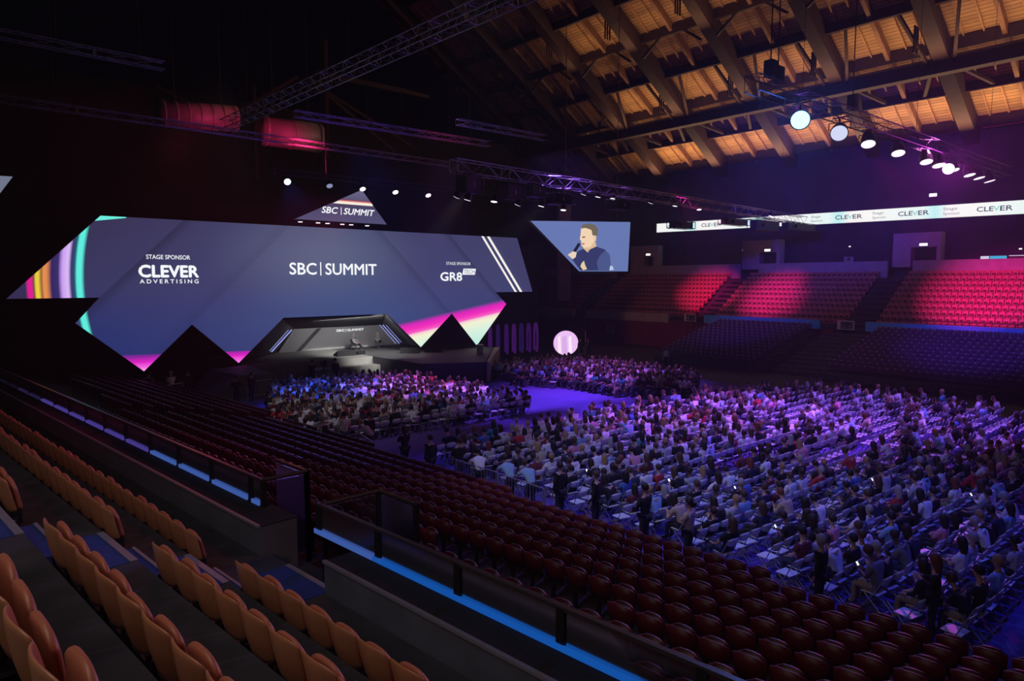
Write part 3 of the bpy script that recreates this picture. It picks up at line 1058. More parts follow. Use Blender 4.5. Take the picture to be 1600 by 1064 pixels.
seat0 = None
rnd_s = random.Random(3)
SEATG = 'orange tip-up seats of the near stand'
ROWN = ['front row', 'second row', 'third row', 'fourth row']


def near_seat(p, row, label):
    global seat0
    loc = NP(p, ROW_Q[row], ROW_F[row])
    if seat0 is None:
        t = thing('tip_up_seat', label, 'seat', loc, NEAR_RZ, SEATG)
        link('backrest', me_back, t)
        link('seat_pan', me_pan, t).location = (0, 0, .40)
        link('bracket', me_brk, t)
        seat0 = t
        return t
    c = copy_tree(seat0, loc, NEAR_RZ, label, SEATG)
    for o in LAST:
        if o.name.startswith('seat_pan'):
            o.rotation_euler = (-rnd_s.choice((0, .03, .06, .12)) - (.12 if row == 3 else 0), 0, 0)
    return c


LEFT = {0: (9.02, 48), 1: (9.00, 16), 2: (9.10, 5)}
RIGHT = {0: (7.42, 11), 1: (7.20, 10), 2: (6.98, 11), 3: (6.30, 11)}
plates = []
for r, (p0, n) in LEFT.items():
    for k in range(n):
        s = near_seat(p0 + .5 * k, r, f'orange seat, {nth(k)} from the aisle, {ROWN[r]}, near block towards the stage')
        if k == 0:
            plates.append((s, 'ABC'[r]))
for r, (p0, n) in RIGHT.items():
    for k in range(n):
        near_seat(p0 - .5 * k, r, f'orange seat, {nth(k)} from the aisle, {ROWN[r]}, near block away from the stage')
for s, ch in plates:
    # a lettered plate at the aisle end of the row
    mb = MB().box((.25, -.03, .31), (.014, .13, .13))
    o = mb.build('row_plate', M_PLATE, s)
    lm = letters(ch, -.035, .035, .275, .35, 0, .02)
    o2 = MB().add([(.2585, -.03 + v[0], v[2]) for v in lm.v], lm.f).build('plate_letter', M_PLATET, o)

# ------------------------------------------------------------------ glass balustrades on the parapet
M_RAIL = mat('rail_dark_steel', (.10, .095, .10), .3, .6, noise=.05)


def balustrade(label, p0, p1, posts, ledge_glows, returns):
    t = thing('glass_balustrade', label, 'railing', (0, 0, 0), 0, 'glass balustrades of the near stand')
    q = 4.95
    for p in posts:
        MB().b2((p - .05, q - .03, 3.70), (p + .05, q + .03, 4.14), NM).build('post', M_BLACKM, t)
    for a, b, cc in zip(posts, posts[1:], ledge_glows):
        MB().b2((a + .06, q - .006, 3.74), (b - .06, q + .006, 4.11), NM).build('glass_panel', M_GLASS, t)
        MB().b2((a + .08, q - .045, 3.722), (b - .08, q - .020, 3.785), NM).build('ledge_painted_glow', cc, t)  # pale ledge, no lamp: hall light on it is painted as emission
        MB().b2((a + .05, q - .025, 3.70), (b - .05, q + .06, 3.735), NM).build('glazing_channel', M_BLACKM, t)
    MB().b2((p0, q - .03, 4.125), (p1, q + .03, 4.165), NM).build('handrail', M_RAIL, t)
    for (pa, qa), (pb, qb) in returns:
        mb = MB()
        mb.bar(NP(pa, qa, 4.15), NP(pb, qb, 4.15), .03, 8)
        mb.build('end_rail', M_RAIL, t)
        MB().bar(NP(pb, qb, 2.6), NP(pb, qb, 4.15), 0, rect=(.07, .07)).build('end_post', M_BLACKM, t)
        a, b = NP(pa, qa, 0), NP(pb, qb, 0)
        MB().bar((a.x, a.y, 3.45), (b.x, b.y, 3.45), 0, rect=(.012, 1.3)).build('end_glass', M_GLASS, t)
    return t


E_BLUE = emit('ledge_glow_blue', srgb(18, 78, 160), 1.0)  # hall light on the ledge, painted per panel, fading to the left
E_BLUE2 = emit('ledge_glow_slate_blue', srgb(58, 86, 158), 1.0)
E_PURP = emit('ledge_glow_purple', srgb(66, 54, 132), 1.0)
E_DIM = emit('ledge_glow_dim', srgb(30, 26, 58), 1.0)
pr = [8.50, 7.07, 5.55, 4.05, 2.55, 1.05, -.45]
balustrade('glass balustrade with painted blue-lit ledge, length below the aisle stair away from the stage', 8.53, -1, pr, [E_BLUE2, E_BLUE, E_BLUE, E_BLUE, E_BLUE, E_BLUE],
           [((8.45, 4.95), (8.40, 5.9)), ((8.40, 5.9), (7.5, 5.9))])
pl = [10.18] + [10.6 + 1.52 * k for k in range(0, 20)]
cols = [E_BLUE2] * 4 + [E_PURP] * 6 + [E_DIM] * 2 + [emit('ledge_glow_faint', srgb(14, 12, 26), 1.0)] * 12
balustrade('glass balustrade with ledge painted in blue and purple light, length running towards the stage', 10.16, 39, pl, cols, [((10.2, 4.95), (10.15, 5.7)), ((11.2, 5.7), (10.15, 5.7))])

# ------------------------------------------------------------------ red seats of the lower near stand
sh = shell(.45, .40, .05, .07, .03, .36, .05, .08, nu=5, nv=3)
me_rb = sh.mesh('red_back', M_RED, True)
me_rp = shell(.40, .36, -.02, -.02, .05, .38, .06, .02, nu=5, nv=3, y0=.06).mesh('red_pan', M_RED_PAN, True)
me_rk = MB().box((0, .02, .19), (.06, .06, .38)).box((0, .02, .36), (.42, .05, .05)).mesh('red_bracket', M_BLACKM)
spots = []
for r, (q, z) in enumerate(zip(LQ, LZ)):
    for k in range(92):
        p = 0.6 + .5 * k
        if 28.2 < p < 29.9:
            continue
        w = NP(p, q, z)
        if w.x > 12.5 or (r == 3 and 6 < p < 9.8) or (r == 0 and 6.9 < p < 11.9) or q > 15.9 + 0 or (p > 29 and w.x < 5.5):
            continue
        d = (w - Vector((0, 0, 7.3))).length
        blk = 0 if p < 29 else 1
        spots.append((d, r, k, p, w, blk))
# the parapet hides the highest rows close by; what shows is what a sight line over it reaches
vis = []
for s in spots:
    d, r, k, p, w, blk = s
    h = w + Vector((0, 0, .75))
    q = h.x * C5 + h.y * S5
    zr = 7.3 + (h.z - 7.3) * 4.95 / q
    vis.append((0 if zr > 3.72 else 1, d, r, k, p, w, blk))
vis.sort(key=lambda s: s[:2])
RG = 'red seats of the lower near stand'
red0 = None
rest = MB()
for i, (hid, d, r, k, p, w, blk) in enumerate(vis):
    if i < 300 and not hid:
        where = 'block below the parapet' if blk == 0 else 'block beyond the blue aisle'
        lab = f'red seat, {nth(r)} row below the parapet, {nth(k if blk == 0 else k - 59)} along the row'
        if red0 is None:
            red0 = link('stadium_seat', me_rb)
            red0.location = w
            red0.rotation_euler = (0, 0, NEAR_RZ)
            tag(red0, lab, 'seat', RG)
            link('seat_pan', me_rp, red0)
            link('bracket', me_rk, red0)
        else:
            copy_tree(red0, w, NEAR_RZ, lab, RG)
    else:
        M = Matrix.Translation(w) @ Matrix.Rotation(NEAR_RZ, 4, 'Z')
        rest.add([v.co for v in me_rb.vertices], [tuple(f.vertices) for f in me_rb.polygons], 0, M)
        rest.box((0, .09, .56), (.40, .05, .34), M, 1)
        rest.box((0, .02, .19), (.06, .06, .38), M, 2)
o = rest.build('stadium_seats', [M_RED, M_RED_PAN, M_BLACKM])
o['kind'] = 'stuff'
tag(o, 'remaining red seats of the lower near stand, in long dim rows', 'seats', RG)
t = thing('metal_railing', 'pale metal railing in the dark at the far end of the red seats', 'railing', NP(37.5, 6.6, 1.9), NEAR_RZ)
for a in (-.7, 0, .7):
    MB().bar((a, 0, 0), (a, 0, 1.0), .05).build('post', M_STEEL, t)
MB().bar((-1.5, 0, 1.0), (1.5, 0, 1.0), .03).build('handrail', M_STEEL, t)

# ------------------------------------------------------------------ far stand: seats, LED ribbon, doors, signs
me_fb = shell(.46, .46, .04, .08, .03, .36, .04, .05, nu=5, nv=3).mesh('far_back', M_FARSEAT, True)
mb = MB().box((0, .13, .50), (.25, .035, .22)).box((0, .10, .36), (.44, .16, .05), None, 1)
me_fp = mb.mesh('far_pan', [M_FARPAN, M_FARSEAT])
me_lb = shell(.46, .44, .04, .08, .03, .36, .04, .05, nu=5, nv=3).mesh('low_back', M_LOWSEAT, True)
me_lp = MB().box((0, .11, .55), (.38, .05, .34)).box((0, .14, .73), (.09, .04, .05), None, 1).mesh('low_pan', [M_LOWSEAT, M_LOWTIP])


def bank(name, rows, blocks, meb, mep, colour, group, stuff_label, stuff_name, mats, where, flip):
    cand = []
    for r, (x, z) in enumerate(rows):
        for bi, (a, b) in enumerate(blocks):
            n = int((b - a) / .5)
            for k in range(n):
                y = a + .27 + k * .5
                cand.append(((Vector((x, y, z)) - Vector((0, 0, 7.3))).length, r, bi, k, x, y, z))
    cand.sort()
    first = None
    rest = MB()
    for i, (d, r, bi, k, x, y, z) in enumerate(cand):
        # keep to seats whose picture is inside the frame
        ca, sa = math.cos(rad(40.46)), math.sin(rad(40.46))
        inside = (x * ca - y * sa) / (x * sa + y * ca) < 0.752
        if not inside:
            M = None
        if inside and bank.count < 300:
            bank.count += 1
            lab = f'{colour}, {nth(k)} along, {nth(r)} row up, {where[bi]}'
            if first is None:
                first = link(name, meb)
                first.location = (x, y, z)
                first.rotation_euler = (0, 0, rad(90))
                tag(first, lab, 'seat', group)
                link('seat_pan', mep, first)
            else:
                copy_tree(first, (x, y, z), rad(90), lab, group)
        else:
            M = Matrix.Translation((x, y, z)) @ Matrix.Rotation(rad(90), 4, 'Z')
            rest.add([v.co for v in meb.vertices], [tuple(f.vertices) for f in meb.polygons], 0, M)
            rest.add([v.co for v in mep.vertices], [tuple(f.vertices) for f in mep.polygons], 0, M)
            for f, pf in enumerate(mep.polygons):
                rest.m[len(rest.m) - len(mep.polygons) + f] = pf.material_index ^ flip
    o = rest.build(stuff_name, mats)
    o['kind'] = 'stuff'
    tag(o, stuff_label, 'seats', group)


bank.count = 0
bank('arena_seat', FU, [(7, 24.7), (27.0, 40.6), (42.9, 58.8), (60.7, 74)], me_fb, me_fp, 'orange seat', 'orange seats of the upper far stand',
     'further orange seats of the upper far stand, in rows lit pink in places', 'arena_seats', [M_FARSEAT, M_FARPAN],
     ['upper far block by the pink pool', 'upper far block two aisles along', 'upper far block third along', 'upper far block behind the side screen'], 1)
bank.count = 0
bank('bleacher_seat', FL, [(9.5, 23.2), (28.5, 38.4)], me_lb, me_lp, 'dark blue-lit seat', 'blue-lit seats of the lower far stand',
     'further dark seats of the lower far stand under blue light', 'bleacher_seats', [M_LOWSEAT, M_LOWTIP],
     ['lower far bank beyond the dark steps', 'lower far bank towards the stage'], 0)

# front rails of the upper stand
for k, (a, b) in enumerate(((8, 24.6), (26.9, 40.7), (42.8, 58.6), (60.6, 74))):
    t = thing('guard_rail', 'thin guard rail along the front of the upper far stand, ' + ['over the painted blue-lit fascia', 'between the two number signs', 'over the long pale fascia', 'under the side screen'][k], 'railing', (61.9, (a + b) / 2, 0), 0)
    h = (b - a) / 2
    MB().bar((0, -h, 4.05), (0, h, 4.05), .035).build('handrail', M_BLACKM, t)
    n = int((b - a) / 2)
    for j in range(n + 1):
        y = -h + 2 * h * j / n
        MB().bar((0, y, 3.0), (0, y, 4.05), .025).build('post', M_BLACKM, t)

# LED ribbon
rb = thing('ribbon_display', 'long white LED ribbon board with dark sponsor lettering high on the far wall', 'display', (72.9, 35, 0))
Y0, Y1 = 5.0, 56.1


def rz0(y):
    return 13.1 + (y - 16.6) * 0.0125


RM = Matrix(((0, 1, 0, 72.55), (-1, 0, 0, 0), (0, 0, 1, 0), (0, 0, 0, 1)))


def rp(s, d, z):
    """s = -Y along the ribbon (left to right), d out of the wall"""
    return (72.6 - d, -s, z)


m = bpy.data.materials.new('ribbon_picture')
m.use_nodes = True
nt = N.nt = m.node_tree
nt.nodes.clear()
tc = nt.nodes.new('ShaderNodeTexCoord')
sp = nt.nodes.new('ShaderNodeSeparateXYZ')
nt.links.new(tc.outputs['Object'], sp.inputs[0])
y = N(sp.outputs[1])
k = (y / 9.0)._m('FRACT')
c = ramp(k, [(0, srgb(240, 252, 250)), (0.4, srgb(255, 253, 252)), (0.62, srgb(255, 250, 250)), (0.74, srgb(190, 246, 246)), (0.86, srgb(236, 252, 250)), (1, srgb(240, 252, 250))])
em = nt.nodes.new('ShaderNodeEmission')
nt.links.new(c, em.inputs[0])
em.inputs[1].default_value = 1.0
out = nt.nodes.new('ShaderNodeOutputMaterial')
nt.links.new(em.outputs[0], out.inputs[0])
mb = MB()
mb.add([rp(-Y1, 0, rz0(Y1)), rp(-Y0, 0, rz0(Y0)), rp(-Y0, 0, rz0(Y0) + 1.2), rp(-Y1, 0, rz0(Y1) + 1.12)], [(0, 1, 2, 3)])
kid(mb, 'screen', m, rb)
mb = MB()
mb.add([(72.62, Y1, rz0(Y1)), (72.62, Y0, rz0(Y0)), (72.62, Y0, rz0(Y0) + 1.2), (72.62, Y1, rz0(Y1) + 1.12), (72.98, Y1, rz0(Y1)), (72.98, Y0, rz0(Y0)), (72.98, Y0, rz0(Y0) + 1.2), (72.98, Y1, rz0(Y1) + 1.12)],
       [(4, 5, 6, 7), (0, 4, 5, 1), (1, 5, 6, 2), (2, 6, 7, 3), (3, 7, 4, 0)])
kid(mb, 'cabinet_back', M_BLACKM, rb)
E_INK = emit('ribbon_dark_letters', srgb(52, 66, 84), 1.0)
E_TEAL = emit('ribbon_teal_letter', srgb(120, 214, 206), 1.0)
E_GREY = emit('ribbon_grey_letters', srgb(120, 128, 140), 1.0)


def ribtext(body, ya, yb, za, zb, mtl, bold=0.01):
    lm = letters(body, -ya, -yb, za, zb, 0, bold)
    mb = MB()
    zm = (rz0((ya + yb) / 2))
    mb.add([(72.56, -v[0], v[2] + rz0(-v[0])) for v in lm.v], [tuple(f) for f in lm.f])
    kid(mb, 'lettering', mtl, rb)


for ya, yb in ((54.4, 51.9), (49.3, 46.6), (44.2, 41.6), (33.0, 30.3), (26.9, 24.2), (20.3, 17.6), (14.0, 11.4)):
    w = (ya - yb)
    ribtext('CLE', ya, ya - w * .47, .38, .80, E_INK, .02)
    ribtext('V', ya - w * .47, ya - w * .64, .38, .80, E_TEAL, .02)
    ribtext('ER', ya - w * .66, yb, .38, .80, E_INK, .02)
for ya, yb in ((35.6, 34.3), (29.3, 28.0), (23.0, 21.6), (16.6, 15.2), (40.4, 39.2)):
    ribtext('Stage', ya, yb + .25, .60, .95, E_GREY, .0)
    ribtext('Sponsor', ya, yb, .18, .50, E_GREY, .0)

# concrete doorways at the heads of the aisles
for k, (a, b, da, db, lab) in enumerate(((42.45, 37.95, 40.35, 38.35, 'door_1'), (26.5, 22.4, 24.9, 22.75, 'door_2'), (58.7, 54.3, 56.5, 55.0, 'door_3'))):
    mb = MB()
    zt = 11.8
    mb.b2((70.6, da, 8.6), (71.6, a, zt)).b2((70.6, b, 8.6), (71.6, db, zt)).b2((70.6, db, 10.45), (71.6, da, zt))
    struct(lab, mb, M_PALEC)
    struct('wall_doorway_%d' % (k + 1), MB().b2((71.55, db, 8.6), (71.65, da, 10.5)), M_BLACK)
    t = thing('exit_lamp', 'small white lit lamp over the doorway ' + ['between the two middle aisles of the far stand', 'nearest the right side of the far stand', 'beside the side screen'][k], 'lamp', (70.55, (da + db) / 2, 10.5))
    MB().box((0, 0, .17), (.1, .8, .34)).build('housing', M_PALEC, t)
    MB().box((-.06, 0, .17), (.03, .66, .22)).build('diffuser', emit('exit_white', (1, .93, .86), 2.2), t)
# number signs at the aisle feet
for k, (y, txt) in enumerate(((42.15, '63'), (26.2, '64'))):
    t = thing('block_sign', f'pale block number sign {txt} at the foot of the ' + ['aisle between pale and blue-lit fascia', 'aisle between the two blue-lit fascias'][k], 'sign', (60.4, y, 3.1), 0)
    MB().box((0, 0, .38), (.06, 1.45, .78)).build('board', mat('sign_pale', (.55, .55, .55), .6), t)
    MB().box((-.035, -.1, .38), (.012, 1.05, .62)).build('plate', M_PLATE, t)
    for d in (-.5, .4):
        MB().bar((0, d, .02), (0, d, -3.1 if k == 0 else -.38), .03).build('post', M_BLACKM, t)
    lm = letters(txt, -.32, .5, .14, .63, 0, .03)
    MB().add([(-.05, -v[0], v[2]) for v in lm.v], lm.f).build('number', mat('sign_number', (.7, .7, .7), .6, noise=0), t)
# lit stand names on the concourse at the right
LITS = emit('kiosk_white', srgb(210, 205, 230), 1.0)
LITB = emit('kiosk_blue', srgb(70, 170, 215), 1.0)
for k, (y0, y1, z0, z1, mt, lab) in enumerate(((22.1, 21.8, 8.75, 9.2, LITS, 'tiny white lit sign beside the right-hand doorway of the far stand'),
                                               (21.4, 19.7, 8.75, 9.25, LITS, 'long white lit kiosk sign behind the far ledge'),
                                               (19.4, 18.7, 8.85, 9.5, LITS, 'square white lit kiosk sign joined to a blue one'),
                                               (18.7, 17.4, 9.0, 9.5, LITB, 'light blue lit kiosk sign behind the far ledge'),
                                               (17.3, 15.8, 9.42, 9.52, LITS, 'thin white lit strip of a kiosk between blue and white signs'),
                                               (15.6, 13.6, 9.05, 9.6, LITS, 'white lit kiosk sign with dark writing at the right edge'))):
    t = thing('kiosk_sign', lab, 'sign', (71.0, (y0 + y1) / 2, z0), 0)
    w = y0 - y1
    MB().box((.06, 0, (z1 - z0) / 2), (.1, w, z1 - z0)).build('box', M_BLACKM, t)
    MB().b2((.06, -w / 2, 7.6 - z0), (.5, w / 2, 0)).build('counter', M_BLACKM, t)
    MB().box((0, 0, (z1 - z0) / 2), (.02, w - .06, z1 - z0 - .04)).build('face', mt, t)
for k, (y, z, s, lab) in enumerate(((43.6, 10.9, .18, 'small round white lamp in the dark left of the middle doorway'), (31.5, 10.85, .1, 'tiny white lamp in the dark between the two right doorways'),
                                    (24.0, 15.4, .35, 'white lamp above the ribbon board'), (16.9, 10.1, .12, 'tiny lamp above the blue kiosk sign'),
                                    (14.4, 10.5, .35, 'flat lamp above the white kiosk sign'), (60.0, 10.4, .22, 'round white lamp beside the lower edge of the side screen'),
                                    (55.6, 13.9, .3, 'white lamp on the far wall left of the ribbon board'))):
    t = thing('wall_lamp', lab, 'lamp', (72.9, y, z), 0)
    MB().box((-.05, 0, 0), (.1, s * 2, s * 1.1)).build('housing', M_BLACKM, t)
    MB().box((-.12, 0, 0), (.04, s * 1.8, s * .8)).build('diffuser', emit('lamp_white', (1, .95, .95), 2.0), t)
t = thing('leaning_panel', 'pale panel leaning on the far ledge between two doorways', 'panel', (69.9, 30.3, 9.2), 0)
MB().box((0, 0, .25), (.05, .9, .5)).build('sheet', M_PALEC, t)
MB().box((-.03, 0, .25), (.02, .3, .3)).build('print', M_PLATE, t)

# ------------------------------------------------------------------ people
HEADZ = .0


def skin(name, nodes, edges, root, levels, mats):
    """grow one continuous surface over a stick figure: nodes {name: (pos, (rx, ry))}"""
    names = list(nodes)
    idx = {n: i for i, n in enumerate(names)}
    me = bpy.data.meshes.new('sk')
    me.from_pydata([nodes[n][0] for n in names], [(idx[a], idx[b]) for a, b in edges], [])
    o = bpy.data.objects.new('tmp', me)
    COL.objects.link(o)
    m = o.modifiers.new('Skin', 'SKIN')
    m.use_smooth_shade = True
    m.branch_smoothing = 0.4
    lay = me.skin_vertices[0].data
    for n in names:
        lay[idx[n]].radius = nodes[n][1] if isinstance(nodes[n][1], tuple) else (nodes[n][1],) * 2
        lay[idx[n]].use_root = n == root
    if levels:
        s = o.modifiers.new('Sub', 'SUBSURF')
        s.levels = s.render_levels = levels
    dg = bpy.context.evaluated_depsgraph_get()
    out = bpy.data.meshes.new_from_object(o.evaluated_get(dg))
    bpy.data.objects.remove(o)
    bpy.data.meshes.remove(me)
    out.name = name
    out.materials.clear()
    for k in mats:
        out.materials.append(k)
    out.polygons.foreach_set('material_index', [0] * len(out.polygons))
    return out


def pose(kind):
    """joint positions, facing +Y, ground at z = 0"""
    V = Vector
    J = {}
    if kind.startswith('sit'):
        ln = {'sit_upright': 0.0, 'sit_forward': .20, 'sit_phone': .10, 'sit_crossed': -.05, 'sit_recline': -.16, 'sit_perch': .05}[kind]
        J['pelvis'] = V((0, -.04, .55))
        J['belly'] = V((0, -.06 + ln * .35, .72))
        J['chest'] = V((0, -.06 + ln * .8, .94 - abs(ln) * .1))
        J['neck'] = V((0, -.03 + ln * 1.25, 1.12 - abs(ln) * .25))
        nod = {'sit_phone': .07, 'sit_forward': .05}.get(kind, 0)
        J['chin'] = J['neck'] + V((0, .035 + nod * .3, .075))
        J['head'] = J['neck'] + V((0, .03 + nod, .165 - nod * .2))
        J['crown'] = J['neck'] + V((0, .015 + nod * 1.3, .255 - nod * .3))
        for s, n in ((1, 'R'), (-1, 'L')):
            J['sh' + n] = J['chest'] + V((s * .198, 0, .09))
            J['hip' + n] = V((s * .09, .02, .52))
            J['kn' + n] = V((s * .11, .40, .51))
            J['an' + n] = V((s * .11, .40, .10))
            J['toe' + n] = V((s * .12, .56, .045))
            if kind == 'sit_upright':
                J['el' + n], J['wr' + n], J['ha' + n] = V((s * .25, .02, .76)), V((s * .14, .24, .63)), V((s * .10, .32, .61))
            elif kind == 'sit_forward':
                J['el' + n], J['wr' + n], J['ha' + n] = V((s * .22, .28, .66)), V((s * .07, .42, .74)), V((s * .03, .47, .80))
            elif kind == 'sit_phone':
                J['el' + n], J['wr' + n], J['ha' + n] = V((s * .24, .08, .74)), V((s * .09, .28, .79)), V((s * .035, .34, .83))
            elif kind in ('sit_crossed', 'sit_perch'):
                J['el' + n], J['wr' + n], J['ha' + n] = V((s * .24, .06, .78)), V((s * -.03, .20, .80 + s * .03)), V((s * -.11, .17, .82 + s * .03))
            else:
                J['el' + n], J['wr' + n], J['ha' + n] = V((s * .30, -.02, .70)), V((s * .22, .22, .62)), V((s * .17, .30, .62))
        if kind in ('sit_crossed', 'sit_recline'):
            J['knR'], J['anR'], J['toeR'] = V((.03, .42, .60)), V((-.10, .58, .28)), V((-.12, .72, .27))
        if kind == 'sit_perch':
            J['anR'], J['toeR'] = V((.02, .36, .10)), V((.0, .50, .05))
    else:
        bend = .38 if kind == 'stand_lean' else 0
        J['pelvis'] = V((0, -bend * .5, .93))
        J['belly'] = V((0, -bend * .2, 1.10 - bend * .05))
        J['chest'] = V((0, bend * .35, 1.33 - bend * .35))
        J['neck'] = V((0, bend * .9, 1.50 - bend * .55))
        J['chin'] = J['neck'] + V((0, .035, .075))
        J['head'] = J['neck'] + V((0, .03, .165))
        J['crown'] = J['neck'] + V((0, .015, .255))
        for s, n in ((1, 'R'), (-1, 'L')):
            J['sh' + n] = J['chest'] + V((s * .200, 0, .09))
            J['hip' + n] = V((s * .09, -bend * .4, .88))
            J['kn' + n] = V((s * .10, .03 - bend * .2, .49))
            J['an' + n] = V((s * .11, 0 - bend * .3, .09))
            J['toe' + n] = V((s * .13, .15 - bend * .3, .04))
            if kind == 'stand_side':
                J['el' + n], J['wr' + n], J['ha' + n] = V((s * .25, -.02, 1.14)), V((s * .26, .05, .90)), V((s * .25, .08, .80))
            elif kind == 'stand_folded':
                J['el' + n], J['wr' + n], J['ha' + n] = V((s * .26, .06, 1.16)), V((s * -.02, .22, 1.17 + s * .03)), V((s * -.10, .19, 1.19 + s * .03))
            elif kind == 'stand_phone':
                J['el' + n], J['wr' + n], J['ha' + n] = V((s * .25, .06, 1.18)), V((s * .10, .26, 1.28)), V((s * .04, .32, 1.32))
            else:
                J['el' + n], J['wr' + n], J['ha' + n] = V((s * .30, .34, 1.02)), V((s * .16, .46, 1.06)), V((s * .10, .54, 1.08))
    return J


def figure(kind, fine, long_hair=False, sleeves='short'):
    """body, shirt, trousers, hair meshes of one pose"""
    V = Vector
    J = pose(kind)
    nd = {'pelvis': (J['pelvis'], (.125, .09)), 'belly': (J['belly'], (.115, .085)), 'chest': (J['chest'], (.125, .085)), 'neck': (J['neck'], .052),
          'chin': (J['chin'], (.062, .07)), 'head': (J['head'], (.078, .098)), 'crown': (J['crown'], (.055, .066))}
    ed = [('pelvis', 'belly'), ('belly', 'chest'), ('chest', 'neck'), ('neck', 'chin'), ('chin', 'head'), ('head', 'crown')]
    if fine:
        nd['nose'] = (J['head'] + V((0, .112, -.025)), .013)
        ed.append(('head', 'nose'))
    for s, n in ((1, 'R'), (-1, 'L')):
        nd['sh' + n] = (J['sh' + n], .052)
        nd['el' + n] = (J['el' + n], .042)
        nd['wr' + n] = (J['wr' + n], .028)
        nd['ha' + n] = (J['ha' + n], (.036, .02))
        nd['hip' + n] = (J['hip' + n], .072)
        nd['kn' + n] = (J['kn' + n], .050)
        nd['an' + n] = (J['an' + n], .040)
        nd['toe' + n] = (J['toe' + n], (.040, .030))
        ed += [('chest', 'sh' + n), ('sh' + n, 'el' + n), ('el' + n, 'wr' + n), ('wr' + n, 'ha' + n), ('pelvis', 'hip' + n), ('hip' + n, 'kn' + n), ('kn' + n, 'an' + n), ('an' + n, 'toe' + n)]
        if fine:
            nd['ear' + n] = (J['head'] + V((s * .092, -.005, -.01)), .017)
            ed.append(('head', 'ear' + n))
            d = (J['ha' + n] - J['wr' + n]).normalized()
            side = d.cross(V((0, 0, 1))).normalized()
            for f, (off, ln) in enumerate(((-.030, .062), (-.010, .078), (.010, .074), (.030, .056))):
                a = J['ha' + n] + side * off + d * (.035 + ln * .5)
                b = a + d * ln * .35 - V((0, 0, ln * .45))
                nd[f'f{n}{f}'] = (a, .009)
                nd[f'g{n}{f}'] = (b, .008)
                ed += [('ha' + n, f'f{n}{f}'), (f'f{n}{f}', f'g{n}{f}')]
            a = J['wr' + n] + d * .035 - side * s * .042
            nd['th' + n] = (a, .010)
            nd['tj' + n] = (a + d * .04 - side * s * .006, .009)
            ed += [('ha' + n, 'th' + n), ('th' + n, 'tj' + n)]
    body = skin('body', nd, ed, 'pelvis', 1 if fine else 0, [M_SKIN, M_SHOE])
    if fine:                                                            # eyes and mouth
        for f in body.polygons:
            c = f.center - J['head']
            if c.y > .055 and ((.018 < abs(c.x) < .052 and .0 < c.z < .022)):
                f.material_index = 1
    lv = 1 if fine else 0
    g = 1.0 if fine else 1.06
    ts = {'pel': (J['pelvis'] + V((0, 0, -.03)), (.165 * g, .125 * g)), 'belly': (J['belly'], (.168 * g, .122 * g)), 'chest': (J['chest'], (.196 * g, .128 * g)), 'nk': (J['neck'] + V((0, -.01, -.03)), .072)}
    ts['yoke'] = (J['chest'].lerp(J['neck'], .5) + V((0, -.005, 0)), (.125, .105))
    te = [('pel', 'belly'), ('belly', 'chest'), ('chest', 'yoke'), ('yoke', 'nk')]
    for n in 'RL':
        ts['sh' + n] = (J['sh' + n], .088)
        te.append(('chest', 'sh' + n))
        if sleeves == 'long':
            ts['el' + n] = (J['el' + n], .058)
            ts['wr' + n] = (J['wr' + n].lerp(J['el' + n], .1), .040)
            te += [('sh' + n, 'el' + n), ('el' + n, 'wr' + n)]
        else:
            ts['el' + n] = (J['sh' + n].lerp(J['el' + n], .75), .066)
            te.append(('sh' + n, 'el' + n))
    shirt = skin('shirt', ts, te, 'belly', lv, [M_WHITEP])
    ls = {'pel': (J['pelvis'] + V((0, 0, -.02)), (.158 * g, .120 * g))}
    le = []
    for n in 'RL':
        ls['hip' + n] = (J['hip' + n], .100)
        ls['kn' + n] = (J['kn' + n], .074)
        ls['an' + n] = (J['an' + n], .056)
        ls['toe' + n] = (J['toe' + n], (.052, .044))
        le += [('pel', 'hip' + n), ('hip' + n, 'kn' + n), ('kn' + n, 'an' + n), ('an' + n, 'toe' + n)]
    legs = skin('trousers', ls, le, 'pel', lv, [M_SHOE, M_SHOE])
    for f in legs.polygons:
        z = min((f.center - J['an' + n]).length for n in 'RL')
        t = min((f.center - J['toe' + n]).length for n in 'RL')
        f.material_index = 1 if t < z and t < .14 else 0
    # hair cap: a shell over the skull, open at the face
    mb = MB()
    nu, nv = (12, 7) if fine else (7, 4)
    c = J['head'].lerp(J['crown'], .30)
    fwd = .0
    vs = []
    for j in range(nv + 1):
        for i in range(nu):
            a = 2 * math.pi * i / nu
            face = max(0, math.sin(a))                                  # +1 in front
            low = math.pi * (.66 if not long_hair else .70) * (1 - .42 * face)
            th = low * j / nv
            r = (.096, .116, .132)
            p = V((r[0] * math.sin(th) * math.cos(a), r[1] * math.sin(th) * math.sin(a) - .008, r[2] * math.cos(th)))
            if long_hair and j >= nv - 1 and face < .55:
                drop = .18 if j == nv else .07
                p.z -= drop * (1 - face)
                p.y -= .03 * (1 - face)
                p.x *= 1.12
            vs.append(c + p)
    fs = [(j * nu + i, (j + 1) * nu + i, (j + 1) * nu + (i + 1) % nu, j * nu + (i + 1) % nu) for j in range(nv) for i in range(nu)]
    mb.add(vs, fs)
    hair = mb.mesh('hair', [M_SHOE], True)
    return dict(body=body, shirt=shirt, trousers=legs, hair=hair)


